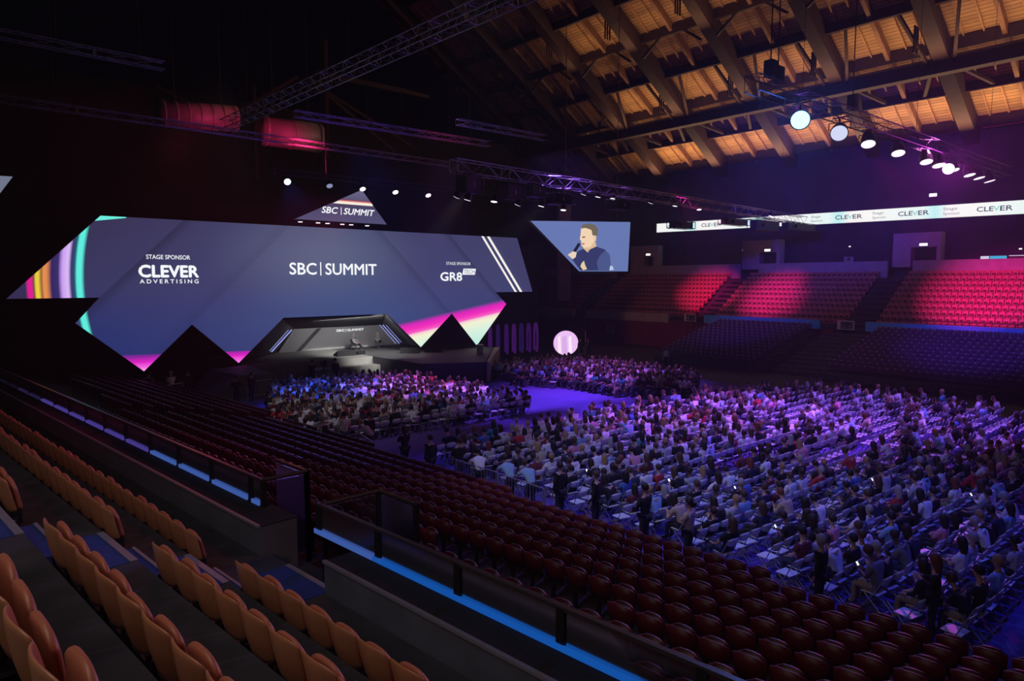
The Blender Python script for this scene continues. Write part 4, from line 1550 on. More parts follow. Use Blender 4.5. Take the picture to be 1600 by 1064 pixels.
PAL = {'white': (.74, .74, .76), 'pale grey': (.45, .45, .48), 'light blue': (.26, .44, .66), 'blue': (.06, .14, .42), 'black': (.012, .012, .014), 'navy': (.02, .025, .06),
       'red': (.45, .03, .04), 'pink': (.66, .26, .34), 'beige': (.48, .38, .28), 'maroon': (.14, .02, .03), 'teal': (.05, .30, .34), 'grey': (.16, .16, .18)}
SHIRT = {k: mat('cloth_' + k.replace(' ', '_'), v, .85, noise=.08, scale=25) for k, v in PAL.items()}
HAIRC = {'black-haired': (.008, .007, .007), 'dark-haired': (.022, .014, .010), 'brown-haired': (.07, .035, .02), 'fair-haired': (.34, .21, .10), 'grey-haired': (.32, .31, .31), 'red-haired': (.17, .04, .02)}
HAIR = {k: mat('hair_' + k.split('-')[0], v, .6, noise=.1, scale=30) for k, v in HAIRC.items()}
TROUS = [mat('trousers_dark', (.015, .016, .025), .85, noise=.05), mat('trousers_blue', (.04, .06, .14), .85, noise=.05), mat('trousers_grey', (.10, .10, .11), .85, noise=.05),
         mat('trousers_beige', (.30, .24, .17), .85, noise=.05)]
SKINS = [M_SKIN, mat('skin_pale', (.56, .36, .28), .55, noise=.05), mat('skin_dark', (.12, .06, .04), .5, noise=.05)]
FIG, LOW = {}, {}


def fig(kind, lh, sl):
    k = (kind, lh, sl)
    if k not in FIG:
        f = figure(kind, True, lh, sl)
        b = link('person', f['body'])
        for n in ('shirt', 'trousers', 'hair'):
            link(n, f[n], b)
        for o in [b, *b.children]:
            o.material_slots[0].link = 'OBJECT'
        FIG[k] = (b, list(b.children))
    return FIG[k]


def low(kind, lh):
    k = (kind, lh)
    if k not in LOW:
        f = figure(kind, False, lh, 'short')
        LOW[k] = {n: (np.array([v.co[:] for v in m.vertices]), [tuple(p.vertices) for p in m.polygons]) for n, m in f.items()}
    return LOW[k]


PROTO_USED = set()


def person(kind, loc, rz, shirt, hair, label, lh=False, sl='short', trou=0, sk=0, group=None, scale=1.0):
    b, ch = fig(kind, lh, sl)
    key = (kind, lh, sl)
    if key in PROTO_USED:
        b = b.copy()
        COL.objects.link(b)
        new = []
        for c in ch:
            d = c.copy()
            COL.objects.link(d)
            d.parent = b
            new.append(d)
        ch = new
    PROTO_USED.add(key)
    b.location = loc
    b.rotation_euler = (0, 0, rz)
    b.scale = (scale,) * 3
    b.material_slots[0].material = SKINS[sk]
    for c in ch:
        n = c.name.split('.')[0]
        c.material_slots[0].material = SHIRT[shirt] if n == 'shirt' else HAIR[hair] if n == 'hair' else TROUS[trou]
    tag(b, label, 'person', group)
    return b


# folding chairs
mb = MB()
mb.box((0, .02, .445), (.40, .38, .022)).box((0, .215, .437), (.36, .03, .03))
me_cs = modmesh('chair_seat', mb, M_WHITEP, [('BEVEL', dict(width=.01, segments=2))])
me_cb = modmesh('chair_back', shell(.42, .22, .045, .05, .016, .66, .05, .10, nu=7, nv=4, y0=-.255), M_WHITEP, [])
me_cb.polygons.foreach_set('use_smooth', [True] * len(me_cb.polygons))
mb = MB()
for s in (-1, 1):
    mb.bar((s * .21, .25, 0), (s * .21, -.10, .50), .013, 6).bar((s * .21, -.10, .50), (s * .205, -.27, .86), .013, 6)
mb.bar((-.21, .20, .07), (.21, .20, .07), .010, 6)
me_cf = mb.mesh('chair_front_frame', M_TUBE)
mb = MB()
for s in (-1, 1):
    mb.bar((s * .19, .14, .42), (s * .19, -.30, 0), .012, 6)
mb.bar((-.19, -.25, .05), (.19, -.25, .05), .010, 6)
me_cr = mb.mesh('chair_rear_frame', M_TUBE)
CG = 'white folding chairs on the hall floor'
chair0 = None


def chair(loc, rz, label):
    global chair0
    if chair0 is None:
        chair0 = thing('folding_chair', label, 'chair', loc, rz, CG)
        for n, m_ in (('seat', me_cs), ('backrest', me_cb), ('front_frame', me_cf), ('rear_frame', me_cr)):
            link(n, m_, chair0)
        return
    copy_tree(chair0, loc, rz, label, CG)


class Heap:
    """many small copies gathered into one mesh (for what is past three hundred of a kind)"""

    def __init__(self):
        self.v, self.f, self.m, self.n = [], [], [], 0

    def add(self, co, faces, mi, loc, rz, s=1.0):
        c, q = math.cos(rz), math.sin(rz)
        r = np.array([[c, -q, 0], [q, c, 0], [0, 0, 1]])
        self.v.append(co @ r.T * s + np.array(loc))
        n = self.n
        self.f += [tuple(i + n for i in f) for f in faces]
        self.m += [mi] * len(faces)
        self.n += len(co)

    def build(self, name, mats, label, cat, group):
        me = bpy.data.meshes.new(name)
        me.from_pydata(np.concatenate(self.v).tolist(), [], self.f)
        for m_ in mats:
            me.materials.append(m_)
        me.polygons.foreach_set('material_index', self.m)
        me.polygons.foreach_set('use_smooth', [True] * len(me.polygons))
        o = link(name, me)
        o['kind'] = 'stuff'
        return tag(o, label, cat, group)


# ------------------------------------------------------------------ who sits where
rnd = random.Random(5)
seats = []                                                # (x, y, rz, occupied, label tail, row, k)


def place(x, y, rz, p, tail):
    ca, sa = math.cos(rad(40.46)), math.sin(rad(40.46))
    d = x * sa + y * ca
    if (x * ca - y * sa) / d > .775 or d < 3:
        return
    seats.append([x, y, rz, rnd.random() < p, tail, math.hypot(x, y)])


# main block: rows along X, all face the stage
for r in range(22):
    y = 22.2 - .86 * r
    for k in range(49):
        x = 15.05 + .55 * k
        if r < 2 and k > 44:
            continue
        if 28.6 < x < 29.6 or (r in (9, 10) and 21 < x < 27 and r == 10):
            continue
        if x < 15.6 and r % 3 == 1:
            continue
        p = .76 if x < 28 else .50
        if y < 15:
            p -= .16
        if x > 33 and y < 18:
            p = .30
        if x > 36 and y > 14:
            p = .34
        if x < 26 and y < 12:
            p = .60
        if r in (6, 7) and 31 < x < 39 or r in (12, 13) and 23 < x < 31:
            p = .12
        kk = k
        place(x + rnd.uniform(-.03, .03), y + rnd.uniform(-.04, .04), rnd.uniform(-.1, .1) + (.12 if x > 30 else -.08), p,
              f'{nth(kk)} from the near aisle, {nth(r)} row, main block')
# block before the stage
for r in range(16):
    y = 27.7 + .9 * r
    x0 = 11.8 + max(0, (y - 31)) * .36
    x1 = 24.6 if y < 39.6 else 22.5
    n = int((x1 - x0) / .55)
    for k in range(n + 1):
        x = x1 - .55 * k
        if 17.6 < x < 18.2 and r > 3:
            continue
        place(x + rnd.uniform(-.03, .03), y + rnd.uniform(-.04, .04), rnd.uniform(-.08, .08) - .1, .90 if r > 1 else .62, f'{nth(k)} from the open floor, {nth(r)} row, stage block')
# side block: rows along Y, faces across the open floor
for r in range(11):
    x = 31.2 + .92 * r
    for k in range(28):
        y = 25.2 + .58 * k
        front = 35.3 - (y - 25) * -.0
        edge = np.interp(y, [25.0, 28.4, 32.7, 35.3, 38.0], [34.4, 32.9, 32.4, 30.9, 31.6])
        if x < edge or x > np.interp(y, [25, 28, 33, 39, 42], [37.2, 40.8, 41.5, 42.0, 39.0]) or y > 40.8:
            continue
        place(x + rnd.uniform(-.03, .03), y + rnd.uniform(-.04, .04), rad(78) + rnd.uniform(-.12, .12), .86, f'{nth(k)} from its near end, {nth(r)} row, side block')

seats.sort(key=lambda s: s[5])
SH_W = ['white'] * 30 + ['pale grey'] * 9 + ['light blue'] * 7 + ['blue'] * 3 + ['black'] * 32 + ['navy'] * 10 + ['red'] * 3 + ['pink'] * 4 + ['beige'] * 2 + ['maroon'] * 4 + ['teal'] * 1 + ['grey'] * 5
HR_W = ['black-haired'] * 8 + ['dark-haired'] * 12 + ['brown-haired'] * 9 + ['fair-haired'] * 5 + ['grey-haired'] * 4 + ['red-haired']
POSES = ['sit_upright', 'sit_forward', 'sit_phone', 'sit_crossed', 'sit_recline']
nper = nch = 0
crowd, chairs = Heap(), Heap()
cmats = list(SHIRT.values()) + list(HAIR.values()) + TROUS + [M_SKIN, M_SHOE]
ci = {m_.name: i for i, m_ in enumerate(cmats)}
chc = [(np.array([v.co[:] for v in m_.vertices]), [tuple(p.vertices) for p in m_.polygons], i) for m_, i in ((me_cs, 0), (me_cb, 0), (me_cf, 1), (me_cr, 1))]
PHONE_AT = [(1190, 833), (1425, 915), (1437, 845), (1338, 853), (962, 737), (1330, 800), (1500, 780), (1120, 690)]
PG = 'seated audience on white folding chairs'
phones = []
for x, y, rz, occ, tail, d in seats:
    full = 'occupied' if occ else 'empty'
    if nch < 300:
        chair((x, y, 0), rz, f'{full} white chair, {tail}')
        nch += 1
    else:
        for co, fs, mi in chc:
            chairs.add(co, fs, mi, (x, y, 0), rz)
    if not occ:
        continue
    kind = rnd.choice(POSES)
    sh, hr = rnd.choice(SH_W), rnd.choice(HR_W)
    lh = rnd.random() < .36
    sl = 'long' if rnd.random() < .45 else 'short'
    tr, sk = rnd.choice((0, 0, 0, 1, 1, 2, 3)), rnd.choice((0, 0, 1, 1, 2))
    sc = rnd.uniform(.94, 1.05)
    z0 = 0.0
    if nper < 272:
        nper += 1
        top = ('long-sleeved' if sl == 'long' else 'short-sleeved')
        b = person(kind, (x, y, z0), rz, sh, hr, f'{hr} person in {sh} top, {tail}', lh, sl, tr, sk, PG, sc)
        if kind == 'sit_phone' and len(phones) < 9 and rnd.random() < .4:
            phones.append((x, y, rz, sc, tail, sh))
    else:
        f = low(kind, lh)
        cols = dict(body=ci['skin'], shirt=ci['cloth_' + sh.replace(' ', '_')], trousers=ci[TROUS[tr].name], hair=ci['hair_' + hr.split('-')[0]])
        for n, (co, fs) in f.items():
            crowd.add(co, fs, cols[n], (x, y, z0), rz, sc)
crowd.build('seated_crowd', cmats, 'remaining seated audience further across the hall floor', 'people', PG)
chairs.build('folding_chairs', [M_WHITEP, M_TUBE], 'remaining white folding chairs further across the hall floor', 'chairs', CG)
for x, y, rz, sc, tail, sh in phones:
    o = thing('phone', f'lit phone in hands, {tail}', 'phone', Vector((x, y, 0)) + Matrix.Rotation(rz, 3, 'Z') @ Vector((0, .40, .87)) * sc, rz, 'lit phones in the audience')
    R = Matrix.Rotation(rad(-35), 4, 'X')
    MB().box((0, 0, 0), (.075, .012, .15), R).build('case', M_BLACKM, o)
    MB().box((0, -.008, 0), (.066, .004, .135), R).build('screen', emit('phone_light', (.85, .9, 1.0), 1.6), o)

# standing staff and visitors along the near edge of the floor and about the hall
ST = [
    ('stand_side', (13.46, 20.3, 0), .2, 'black', 'dark-haired', 'person in black suit standing with back turned, apart from the crowd, by the red seats', False, 0, 0),
    ('stand_folded', (14.0, 19.3, 0), -.2, 'black', 'dark-haired', 'person in black jacket and white collar standing behind two seated women', False, 0, 0),
    ('stand_lean', (13.9, 18.0, 0), -.5, 'white', 'black-haired', 'person in white shirt bending over the blue-lit steel barrier', False, 0, 0),
    ('stand_lean', (14.1, 16.7, 0), -.3, 'light blue', 'dark-haired', 'person in light blue shirt leaning on the steel barrier, nearer the stage of two', False, 0, 1),
    ('stand_lean', (14.2, 15.8, 0), -.3, 'light blue', 'brown-haired', 'person in light blue shirt leaning on the steel barrier, further from the stage of two', False, 0, 1),
    ('stand_phone', (13.6, 22.3, 0), .1, 'black', 'brown-haired', 'long-haired person in black standing alone filming with a phone on the purple aisle', True, 0, 1),
    ('stand_side', (14.4, 14.6, 0), 0, 'black', 'dark-haired', 'person in black standing just beyond the two leaning light blue shirts', False, 0, 0),
    ('stand_side', (14.5, 13.2, 0), .3, 'black', 'brown-haired', 'tall person in black T-shirt standing by the floor edge beside a teal shirt', False, 0, 1),
    ('stand_folded', (14.6, 11.5, 0), 0, 'black', 'black-haired', 'broad person in black with folded arms standing at the corner of the red seats', False, 0, 0),
    ('stand_folded', (14.5, 10.0, 0), .2, 'beige', 'dark-haired', 'person in brown jacket standing by an empty chair at the floor edge', False, 0, 0),
    ('stand_side', (14.5, 6.6, 0), .1, 'black', 'grey-haired', 'grey-haired person in black suit standing at the edge behind a white T-shirt', False, 0, 0),
    ('stand_phone', (15.2, 4.6, 0), .3, 'black', 'red-haired', 'long-haired person in black holding papers at the lower right floor edge', True, 0, 1),
    ('stand_side', (17.0, 3.3, 0), .4, 'navy', 'fair-haired', 'person in dark clothes with pale hair cut by the right picture edge', False, 0, 1),
    ('stand_side', (9.9, 45.6, 0), -.9, 'grey', 'dark-haired', 'person in grey standing under the first pink tip of the video wall', False, 0, 0),
    ('stand_folded', (11.0, 45.0, 0), .4, 'white', 'grey-haired', 'person in white jacket standing between the two pink wall tips', False, 2, 1),
    ('stand_side', (12.0, 45.2, 0), .2, 'black', 'dark-haired', 'dark-clothed person standing close behind the one in the white jacket', False, 0, 0),
    ('stand_side', (14.6, 41.5, 0), .4, 'navy', 'dark-haired', 'dark-clothed person standing before the stage ramp', False, 1, 0),
    ('stand_folded', (13.4, 40.6, 0), -.4, 'navy', 'brown-haired', 'second dark-clothed person standing before the stage ramp, nearer the red seats', False, 1, 0),
    ('stand_side', (13.1, 26.3, 0), .0, 'white', 'black-haired', 'person in white T-shirt and dark jeans standing at the near corner of the stage block', False, 1, 0),
    ('stand_side', (13.9, 25.6, 0), .2, 'black', 'dark-haired', 'tall person in black and beige trousers standing beside the white T-shirt', False, 3, 0),
    ('stand_lean', (13.5, 25.0, 0), .5, 'pale grey', 'fair-haired', 'person in grey bending over the barrier at the corner of the stage block', False, 0, 1),
    ('stand_side', (12.0, 26.0, 0), .1, 'white', 'grey-haired', 'grey-haired person in dark-striped white vest standing by the red seats', False, 0, 1),
    ('stand_lean', (25.4, 29.0, 0), .9, 'navy', 'dark-haired', 'person in dark jacket and white trousers stooping beside the purple floor', False, 3, 0),
    ('stand_side', (46.9, 35.0, 0), 1.6, 'white', 'fair-haired', 'lone person in white top standing by the maroon wall beyond the side block', True, 0, 1),
    ('stand_side', (47.6, 45.6, 0), 2.4, 'black', 'dark-haired', 'dark figure standing in front of the glowing round doorway', False, 0, 0),
    ('stand_folded', (48.2, 45.2, 0), 2.0, 'navy', 'dark-haired', 'dark figure standing at the rim of the glowing round doorway', False, 0, 0),
    ('stand_folded', (20.2, 45.3, 0), .2, 'black', 'dark-haired', 'camera operator in black standing at the stage front beside a covered camera', False, 0, 0),
    ('stand_side', (21.9, 45.2, 0), .0, 'black', 'dark-haired', 'second camera operator in black at the stage front, nearer the speakers', False, 0, 0),
]
for kind, loc, rz, sh, hr, lab, lh, tr, sk in ST:
    b = person(kind, loc, rz, sh, hr, lab, lh, 'long' if sh in ('black', 'navy') else 'short', tr, sk)
    if 'striped' in lab:
        for x in (-.10, -.035, .035, .10):
            MB().box((x, -.12, 1.20), (.022, .05, .44)).build('stripe', MATS['trousers_dark'], b)
# the two speakers
person('sit_recline', (27.25, 52.3, 1.47), rad(205), 'grey', 'grey-haired', 'speaker in dark suit reclining in an armchair on the stage', False, 'long', 0, 1)
person('sit_perch', (29.3, 52.2, 1.47), rad(150), 'grey', 'grey-haired', 'speaker in dark shirt sitting upright with microphone on the stage', False, 'long', 0, 1)

# covered broadcast camera between the operators
t = thing('broadcast_camera', 'dark broadcast camera on a tripod in front of the stage', 'camera', (21.05, 45.3, 0), rad(-10))
for k in range(3):
    a = rad(90 + 120 * k)
    MB().bar((0, 0, 1.25), (.45 * math.cos(a), .45 * math.sin(a), 0), .025).build('leg', M_BLACKM, t)
mb = MB()
mb.box((0, .05, 1.46), (.26, .62, .32)).box((0, -.32, 1.5), (.2, .16, .22))
MB().box((0, .05, 1.46), (.26, .62, .34)).build('body', M_BLACKM, t)
MB().bar((0, .3, 1.46), (0, .62, 1.46), .11, 12).build('lens', M_BLACKM, t)
MB().box((0, -.35, 1.62), (.24, .10, .2)).build('viewfinder', M_BLACKM, t)

# crowd barriers


def barrier(x, y, rz, label):
    t = thing('crowd_barrier', label, 'barrier', (x, y, 0), rz, 'steel crowd barriers')
    mb = MB()
    pts = [(-1.1, 0, .18), (-1.1, 0, 1.08), (1.1, 0, 1.08), (1.1, 0, .18)]
    for a, b in zip(pts, pts[1:] + pts[:1]):
        mb.bar(a, b, .02, 6)
    mb.build('frame', M_STEEL, t)
    for k in range(15):
        MB().bar((-1.0 + k * .143, 0, .18), (-1.0 + k * .143, 0, 1.08), .009, 5).build('bar', M_STEEL, t)
    for s in (-1, 1):
        mb = MB()
        mb.bar((s * .85, -.25, .01), (s * .85, .25, .01), .018, 6).bar((s * .85, 0, .01), (s * .85, 0, .2), .018, 6)
        mb.build('foot', M_STEEL, t)


barrier(13.75, 18.0, rad(92), 'steel crowd barrier under the bending white shirt')
barrier(13.75, 15.7, rad(90), 'steel crowd barrier under the two light blue shirts')
barrier(13.0, 24.4, rad(80), 'steel crowd barrier at the near corner of the stage block')
barrier(10.6, 44.2, rad(30), 'steel crowd barrier below the first pink wall tip')
barrier(15.6, 42.6, rad(20), 'steel crowd barrier below the second pink wall tip')
for k, (x, y) in enumerate(((10.6, 29.8), (11.0, 28.6), (11.6, 27.4))):
    t = thing('stair_rail', ['upper', 'middle', 'lower'][k] + ' pale rail beside the dark steps left of the stage block', 'railing', (x, y, 0), rad(-20))
    MB().bar((-.9, 0, .9), (.9, 0, 1.05), .02).build('handrail', M_STEEL, t)
    for s in (-.8, .8):
        MB().bar((s, 0, 0), (s, 0, .93 + s * .08), .018).build('post', M_STEEL, t)

# ------------------------------------------------------------------ trusses, lamps, loudspeakers


def truss(label, a, b, size=.45, pitch=.9, group='aluminium trusses under the roof', mtl=None):
    a, b = Vector(a), Vector(b)
    t = thing('truss', label, 'truss', a, 0, group)
    d = (b - a)
    n = max(2, int(d.length / pitch))
    dn = d.normalized()
    up = Vector((0, 0, 1))
    sd = dn.cross(up).normalized()
    up = sd.cross(dn).normalized()
    h = size / 2
    C = [sd * i * h + up * j * h for i, j in ((-1, -1), (1, -1), (1, 1), (-1, 1))]
    mtl = mtl or M_ALU
    for c in C:
        MB().bar(c, d + c, .028, 6).build('chord', mtl, t)
    for k in range(4):
        mb = MB()
        c0, c1 = C[k], C[(k + 1) % 4]
        for j in range(n):
            p, q = d * (j / n), d * ((j + 1) / n)
            mb.bar(p + (c0 if j % 2 else c1), q + (c1 if j % 2 else c0), .014, 4)
            if j % 4 == 0:
                mb.bar(p + c0, p + c1, .014, 4)
        mb.build('lacing', mtl, t)
    for f in (.12, .5, .88):
        MB().bar(d * f + up * h, d * f + Vector((0, 0, hall_roof((a + d * f).x) - a.z - d.z * f + .1)), .012, 4).build('hoist_cable', M_BLACKM, t)
    return t


M_ALUD = mat('truss_dark', (0.03, 0.03, 0.035), 0.5, 0.3, noise=.1)
truss('lighting truss running from the black loudspeakers across to the ribbon board', (20.1, 28.02, 13.0), (63.5, 31.8, 13.0), .62, .9)
truss('broad lattice truss overhead, rising out of the top edge of the picture', (15.9, 14.0, 17.0), (14.7, 45.0, 17.0), .60, .55)
truss('long thin double-rail truss crossing the dark left of the hall', (2.2, 46.2, 17.0), (33.6, 47.6, 17.0), .38, 1.2)
truss('thin truss high in the upper left corner', (0.5, 34.2, 17.0), (8.7, 34.5, 17.0), .34, 1.2)
truss('thin truss in mid air above the triangular screen', (16.8, 39.2, 17.0), (31.0, 38.8, 17.0), .36, 1.2)
truss('short thin truss between the timber roof and the stage lamps', (25.2, 34.7, 17.0), (32.6, 34.7, 17.0), .34, 1.2)
truss('black truss carrying the line of white lamps towards the magenta flare', (24.6, 14.6, 14.9), (58.0, 14.6, 14.9), .62, 1.0, mtl=M_ALUD)
truss('dark bar of stage lamps above the video wall', (17.4, 44.0, 14.35), (45, 44.0, 14.35), .34, 1.0, mtl=M_ALUD)


def lamp(loc, aim, col, strength, label, size=.22, group='stage lamps', glow=None, hang=.55):
    """moving-head lamp: clamp, yoke, body with a lit lens; its own light if it has one"""
    t = thing('stage_lamp', label, 'lamp', loc, 0, group)
    d = (Vector(aim) - Vector(loc)).normalized()
    R = d.to_track_quat('Z', 'Y').to_matrix().to_4x4()
    s = size
    MB().bar((0, 0, -s * 1.0), (0, 0, 0), s * .86, 14, s, M=R).bar((0, 0, -s * 1.9), (0, 0, -s * 1.0), s * .55, 12, s * .86, M=R).build('body', M_BLACKM, t)
    MB().bar((0, 0, .004), (0, 0, .012), s * .88, 18, M=R).build('lens', emit('lens_%d_%d_%d_%d' % (*[int(c * 99) for c in col], int(strength * 10)), col, strength), t)
    mb = MB()
    top = Vector((0, 0, hang))
    c = R @ Vector((0, 0, -s * .9))
    for k in (-1, 1):
        side = d.cross(Vector((0, 0, 1))).normalized() * k * s * 1.12
        mb.bar(c + side, Vector((c.x, c.y, s * 1.3)) + side, .022, 6)
        mb.bar(Vector((c.x, c.y, s * 1.3)) + side, Vector((c.x, c.y, s * 1.3)), .022, 6)
    mb.build('yoke', M_BLACKM, t)
    MB().bar((c.x, c.y, s * 1.25), (c.x * .3, c.y * .3, max(hang, s * 1.5)), .04, 8).bar((c.x * .3, -.36, hang), (c.x * .3, .36, hang), .035, 6).build('clamp', M_BLACKM, t)
    if glow:
        col2, pw, ang = glow
        l = spot('lamp_beam', Vector(loc) + d * .06, aim, col2, pw, ang, .5, s * .5)
    return t


W = (1.0, .96, 1.0)
CAMP = (0, 0, 7.3)
# the row over the main block: white faces, one blue, one magenta that looks into the lens
lamp((27.9, 14.3, 13.95), (8, 3, 5), (.42, .74, 1.0), 2.0, 'big blue-glowing lamp, first and nearest of the upper right row', .42, glow=((.05, .22, 1.0), 2600, 120), hang=.7)
lamp((31.7, 14.4, 13.95), (16, 8, 4), (.66, .70, .9), 1.0, 'white honeycomb lamp, second of the upper right row', .40, hang=.7)
for k, (x, lab) in enumerate(((35.3, 'third'), (39.0, 'fourth'), (43.0, 'fifth'), (44.9, 'sixth'), (47.4, 'eighth'), (50.4, 'ninth'), (52.3, 'tenth'), (54.5, 'eleventh'))):
    lamp((x, 14.6, 13.95), (x - 6 + k, 11, 0), (1.0, .86, 1.0), 1.5, f'white lamp tilted down, {lab} of the upper right row', .36, hang=.7)
lamp((45.6, 14.3, 13.8), (0, 0, 7.3), (1.0, .45, 1.0), 8.0, 'magenta lamp flaring towards the camera, seventh of the upper right row', .34, glow=((1.0, .06, .95), 3000, 110), hang=.8)
# above the video wall
for k, (x, col, st_, lab) in enumerate(((18.25, (.55, .7, 1.0), 4.0, 'bright blue-white lamp, alone left of the triangular screen'), (23.7, W, 1.6, 'white lamp at the peak of the triangular screen'),
                                        (26.35, W, 1.8, 'white lamp just right of the triangular screen'), (29.2, (1.0, .75, .95), 1.8, 'pinkish white lamp, second right of the triangular screen'),
                                        (21.2, (.5, .55, .9), .5, 'dim lamp seen edge-on left of the triangular screen'))):
    lamp((x, 44.0, 13.75), (x - 1 if k else 14, 34 if k else 26, 0 if k else 4), col, st_, lab, .24, glow=((.12, .12, 1.0), 900, 34) if k in (0, 3) else None, hang=.5)
# under the lighting truss


def on_truss(x, y, z):
    """same sight line, brought to the depth of the lighting truss"""
    for _ in range(4):
        k = (28.1 + (x - 21) * .0871) / y
        x, y, z = x * k, y * k, 7.3 + (z - 7.3) * k
    return x, y, z


for k, (x, z, st_) in enumerate(((21.2, 11.65, 2.2), (21.9, 11.55, 2.2), (23.7, 11.6, 2.4), (25.4, 11.55, 2.2), (27.2, 11.6, 2.4), (29.0, 11.5, 1.5), (30.7, 12.55, 1.8), (32.0, 12.5, 1.2), (33.4, 12.5, 1.5),
                                 (37.2, 12.5, 2.0), (39.9, 12.5, 1.5), (42.8, 12.45, 2.0), (52.8, 12.6, 2.2))):
    x, y, z = on_truss(x, 29.3, z)
    lamp((x, y, z), (x - 2, 34 - (k % 3) * 3, 0), (.96, .84, 1.0), st_, f'white lamp, {nth(k)} along the underside of the lighting truss from the stage end', .19, hang=12.70 - z)
# small downlights along the foot of the triangle
for k, x in enumerate((19.97, 21.28, 22.0, 23.14, 23.85, 25.15)):
    t = thing('downlight', f'small white downlight, {nth(k)} of six along the foot of the triangular screen', 'lamp', (x, 46.12, 11.38), 0, 'downlights of the triangular screen')
    MB().bar((0, 0, .03), (0, 0, .2), .10, 10).build('can', M_BLACKM, t)
    MB().bar((0, 0, 0), (0, 0, .03), .15, 12).build('lens', emit('downlight', W, 2.2), t)
# loudspeakers and black boxes hung under the truss
M_SPK = mat('speaker_grey', (.10, .10, .12), .7, noise=.1)
for k, (x0, x1, z0, z1, lab, mt) in enumerate(((21.3, 22.4, 11.85, 12.75, 'grey hung loudspeaker at the stage end of the lighting truss', M_SPK),
                                               (24.05, 25.3, 11.73, 12.5, 'grey hung loudspeaker, second along the lighting truss', M_SPK),
                                               (25.9, 27.1, 12.05, 12.7, 'purple-tinted hung box, third along the lighting truss', M_SPK),
                                               (27.5, 29.2, 11.75, 12.35, 'black hung loudspeaker pair, fourth along the lighting truss', M_BLACKM),
                                               (32.9, 34.6, 11.79, 12.4, 'black hung loudspeaker, fifth along the lighting truss', M_BLACKM),
                                               (39.2, 41.3, 10.96, 11.42, 'black projector in a cage over the first ribbon lettering', M_BLACKM),
                                               (45.45, 48.5, 11.55, 12.0, 'black projector in a cage over the middle of the ribbon', M_BLACKM),
                                               (49.5, 53.4, 11.3, 12.15, 'big black projector crossing the gap of the ribbon board', M_BLACKM),
                                               (54.3, 59.7, 11.6, 12.2, 'black and blue-lit projector cage at the far end of the truss', M_BLACKM))):
    f = on_truss((x0 + x1) / 2, 29.0, z0)
    g = f[1] / 29.0
    y, z0, x0, x1, z1 = f[1], f[2], x0 * g, x1 * g, 7.3 + (z1 - 7.3) * g
    t = thing('hung_speaker' if k < 5 else 'hung_projector', lab, 'loudspeaker' if k < 5 else 'projector', ((x0 + x1) / 2, y, z0), 0, 'boxes hung under the lighting truss')
    w, h = x1 - x0, z1 - z0
    MB().box((0, 0, h / 2), (w * .86, .7, h * .92)).build('case', mt, t)
    if k < 5:
        MB().box((0, -.36, h / 2), (w * .78, .03, h * .82)).build('grille', M_BLACK if k > 2 else mt, t)
        MB().box((0, -.38, h / 2), (.05, .02, h * .3)).build('badge', mat('badge_pale', (.6, .6, .62), .5, noise=0), t)
    else:
        MB().bar((-w * .2, -.36, h / 2), (-w * .2, -.5, h / 2), .14, 12).build('lens', M_BLACKM, t)
    mb = MB()
    for sx in (-.5, .5):
        for sy in (-.45, .45):
            mb.bar((sx * w, sy, 0), (sx * w, sy, h), .025, 5)
    for zz in (0, h):
        for sy in (-.45, .45):
            mb.bar((-w * .5, sy, zz), (w * .5, sy, zz), .025, 5)
        for sx in (-.5, .5):
            mb.bar((sx * w, -.45, zz), (sx * w, .45, zz), .025, 5)
    mb.build('cage', M_BLACKM, t)
    MB().bar((0, 0, h * .9), (0, .0, max(h + .1, 12.72 - z0)), .03, 6).bar((0, -.36, 12.7 - z0), (0, .36, 12.7 - z0), .03, 6).build('hanger', M_BLACKM, t)

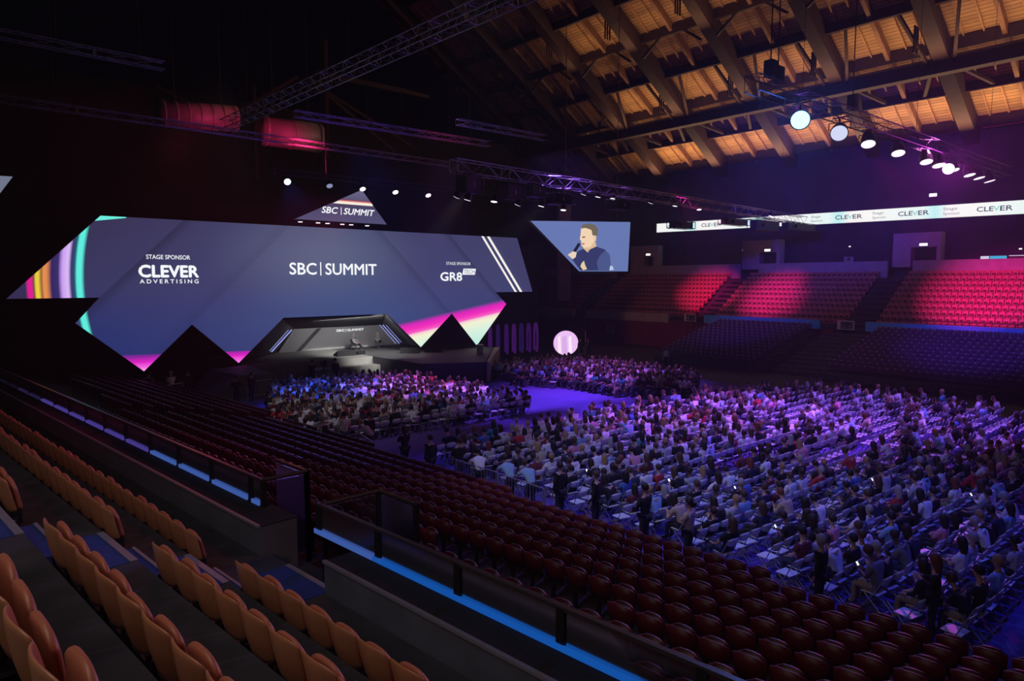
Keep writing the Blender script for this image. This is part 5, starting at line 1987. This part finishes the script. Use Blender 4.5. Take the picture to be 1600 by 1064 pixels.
for k, (x, y, z, lab) in enumerate(((25.6, 14.4, 15.3, 'black hoist motor on the dark truss, nearest its free end'), (26.9, 14.8, 15.4, 'black hoist motor on the dark truss above the blue lamp'),
                                    (33.4, 14.6, 15.35, 'black hoist motor on the dark truss between two white lamps'))):
    t = thing('hoist_motor', lab, 'hoist', (x, y, z), 0, 'hoist motors on the dark truss')
    MB().box((0, 0, .28), (.42, .36, .62)).build('housing', M_BLACKM, t)
    MB().bar((0, 0, .55), (0, 0, hall_roof(x) - z), .025, 6).build('chain', M_BLACKM, t)
    MB().box((.26, 0, .12), (.14, .22, .3)).build('chain_bag', M_BLACK, t)
    MB().bar((0, 0, -.1), (0, 0, .0), .06, 8).build('hook', M_BLACKM, t)

# air ducts in the red light above the left of the hall
M_DUCT = mat('duct_grey', (.42, .38, .38), .55, .2, noise=.15, scale=1.5)
for k, (a, b, r, lab) in enumerate((((13.6, 56, 19.6), (19.2, 56, 20.0), 1.0, 'ribbed air duct glowing dim red under the roof, left of two'), ((20.4, 54, 19.0), (25.2, 54, 19.0), 1.15, 'smooth round air duct glowing red under the roof, beside the ribbed one'))):
    a, b = Vector(a), Vector(b)
    t = thing('air_duct', lab, 'duct', a, 0, 'air ducts under the roof')
    MB().bar((0, 0, 0), b - a, r, 20).build('pipe', M_DUCT, t, True)
    for f in np.linspace(.05, .95, 7 if k == 0 else 3):
        c = (b - a) * f
        MB().bar(c - (b - a).normalized() * .05, c + (b - a).normalized() * .05, r * 1.05, 20).build('collar', M_DUCT, t)
    for f in (.2, .8):
        c = (b - a) * f
        MB().bar(c + Vector((0, 0, r)), c + Vector((0, 0, hall_roof((a + c).x) - (a + c).z + .1)), .03, 5).build('strap', M_BLACKM, t)

# thin stage haze hanging in the hall
hz = MB().b2((-8, -3, -0.2), (72, 70, 14.7)).build('haze', None)
m = bpy.data.materials.new('haze')
m.use_nodes = True
nt = m.node_tree
nt.nodes.clear()
v = nt.nodes.new('ShaderNodeVolumeScatter')
v.inputs['Color'].default_value = (0.9, 0.92, 1.0, 1)
v.inputs['Density'].default_value = 0.0009
v.inputs['Anisotropy'].default_value = 0.55
o = nt.nodes.new('ShaderNodeOutputMaterial')
nt.links.new(v.outputs[0], o.inputs['Volume'])
hz.data.materials.clear()
hz.data.materials.append(m)
hz['kind'] = 'stuff'
tag(hz, 'thin haze filling the dark hall, glowing around the lamps', 'haze')
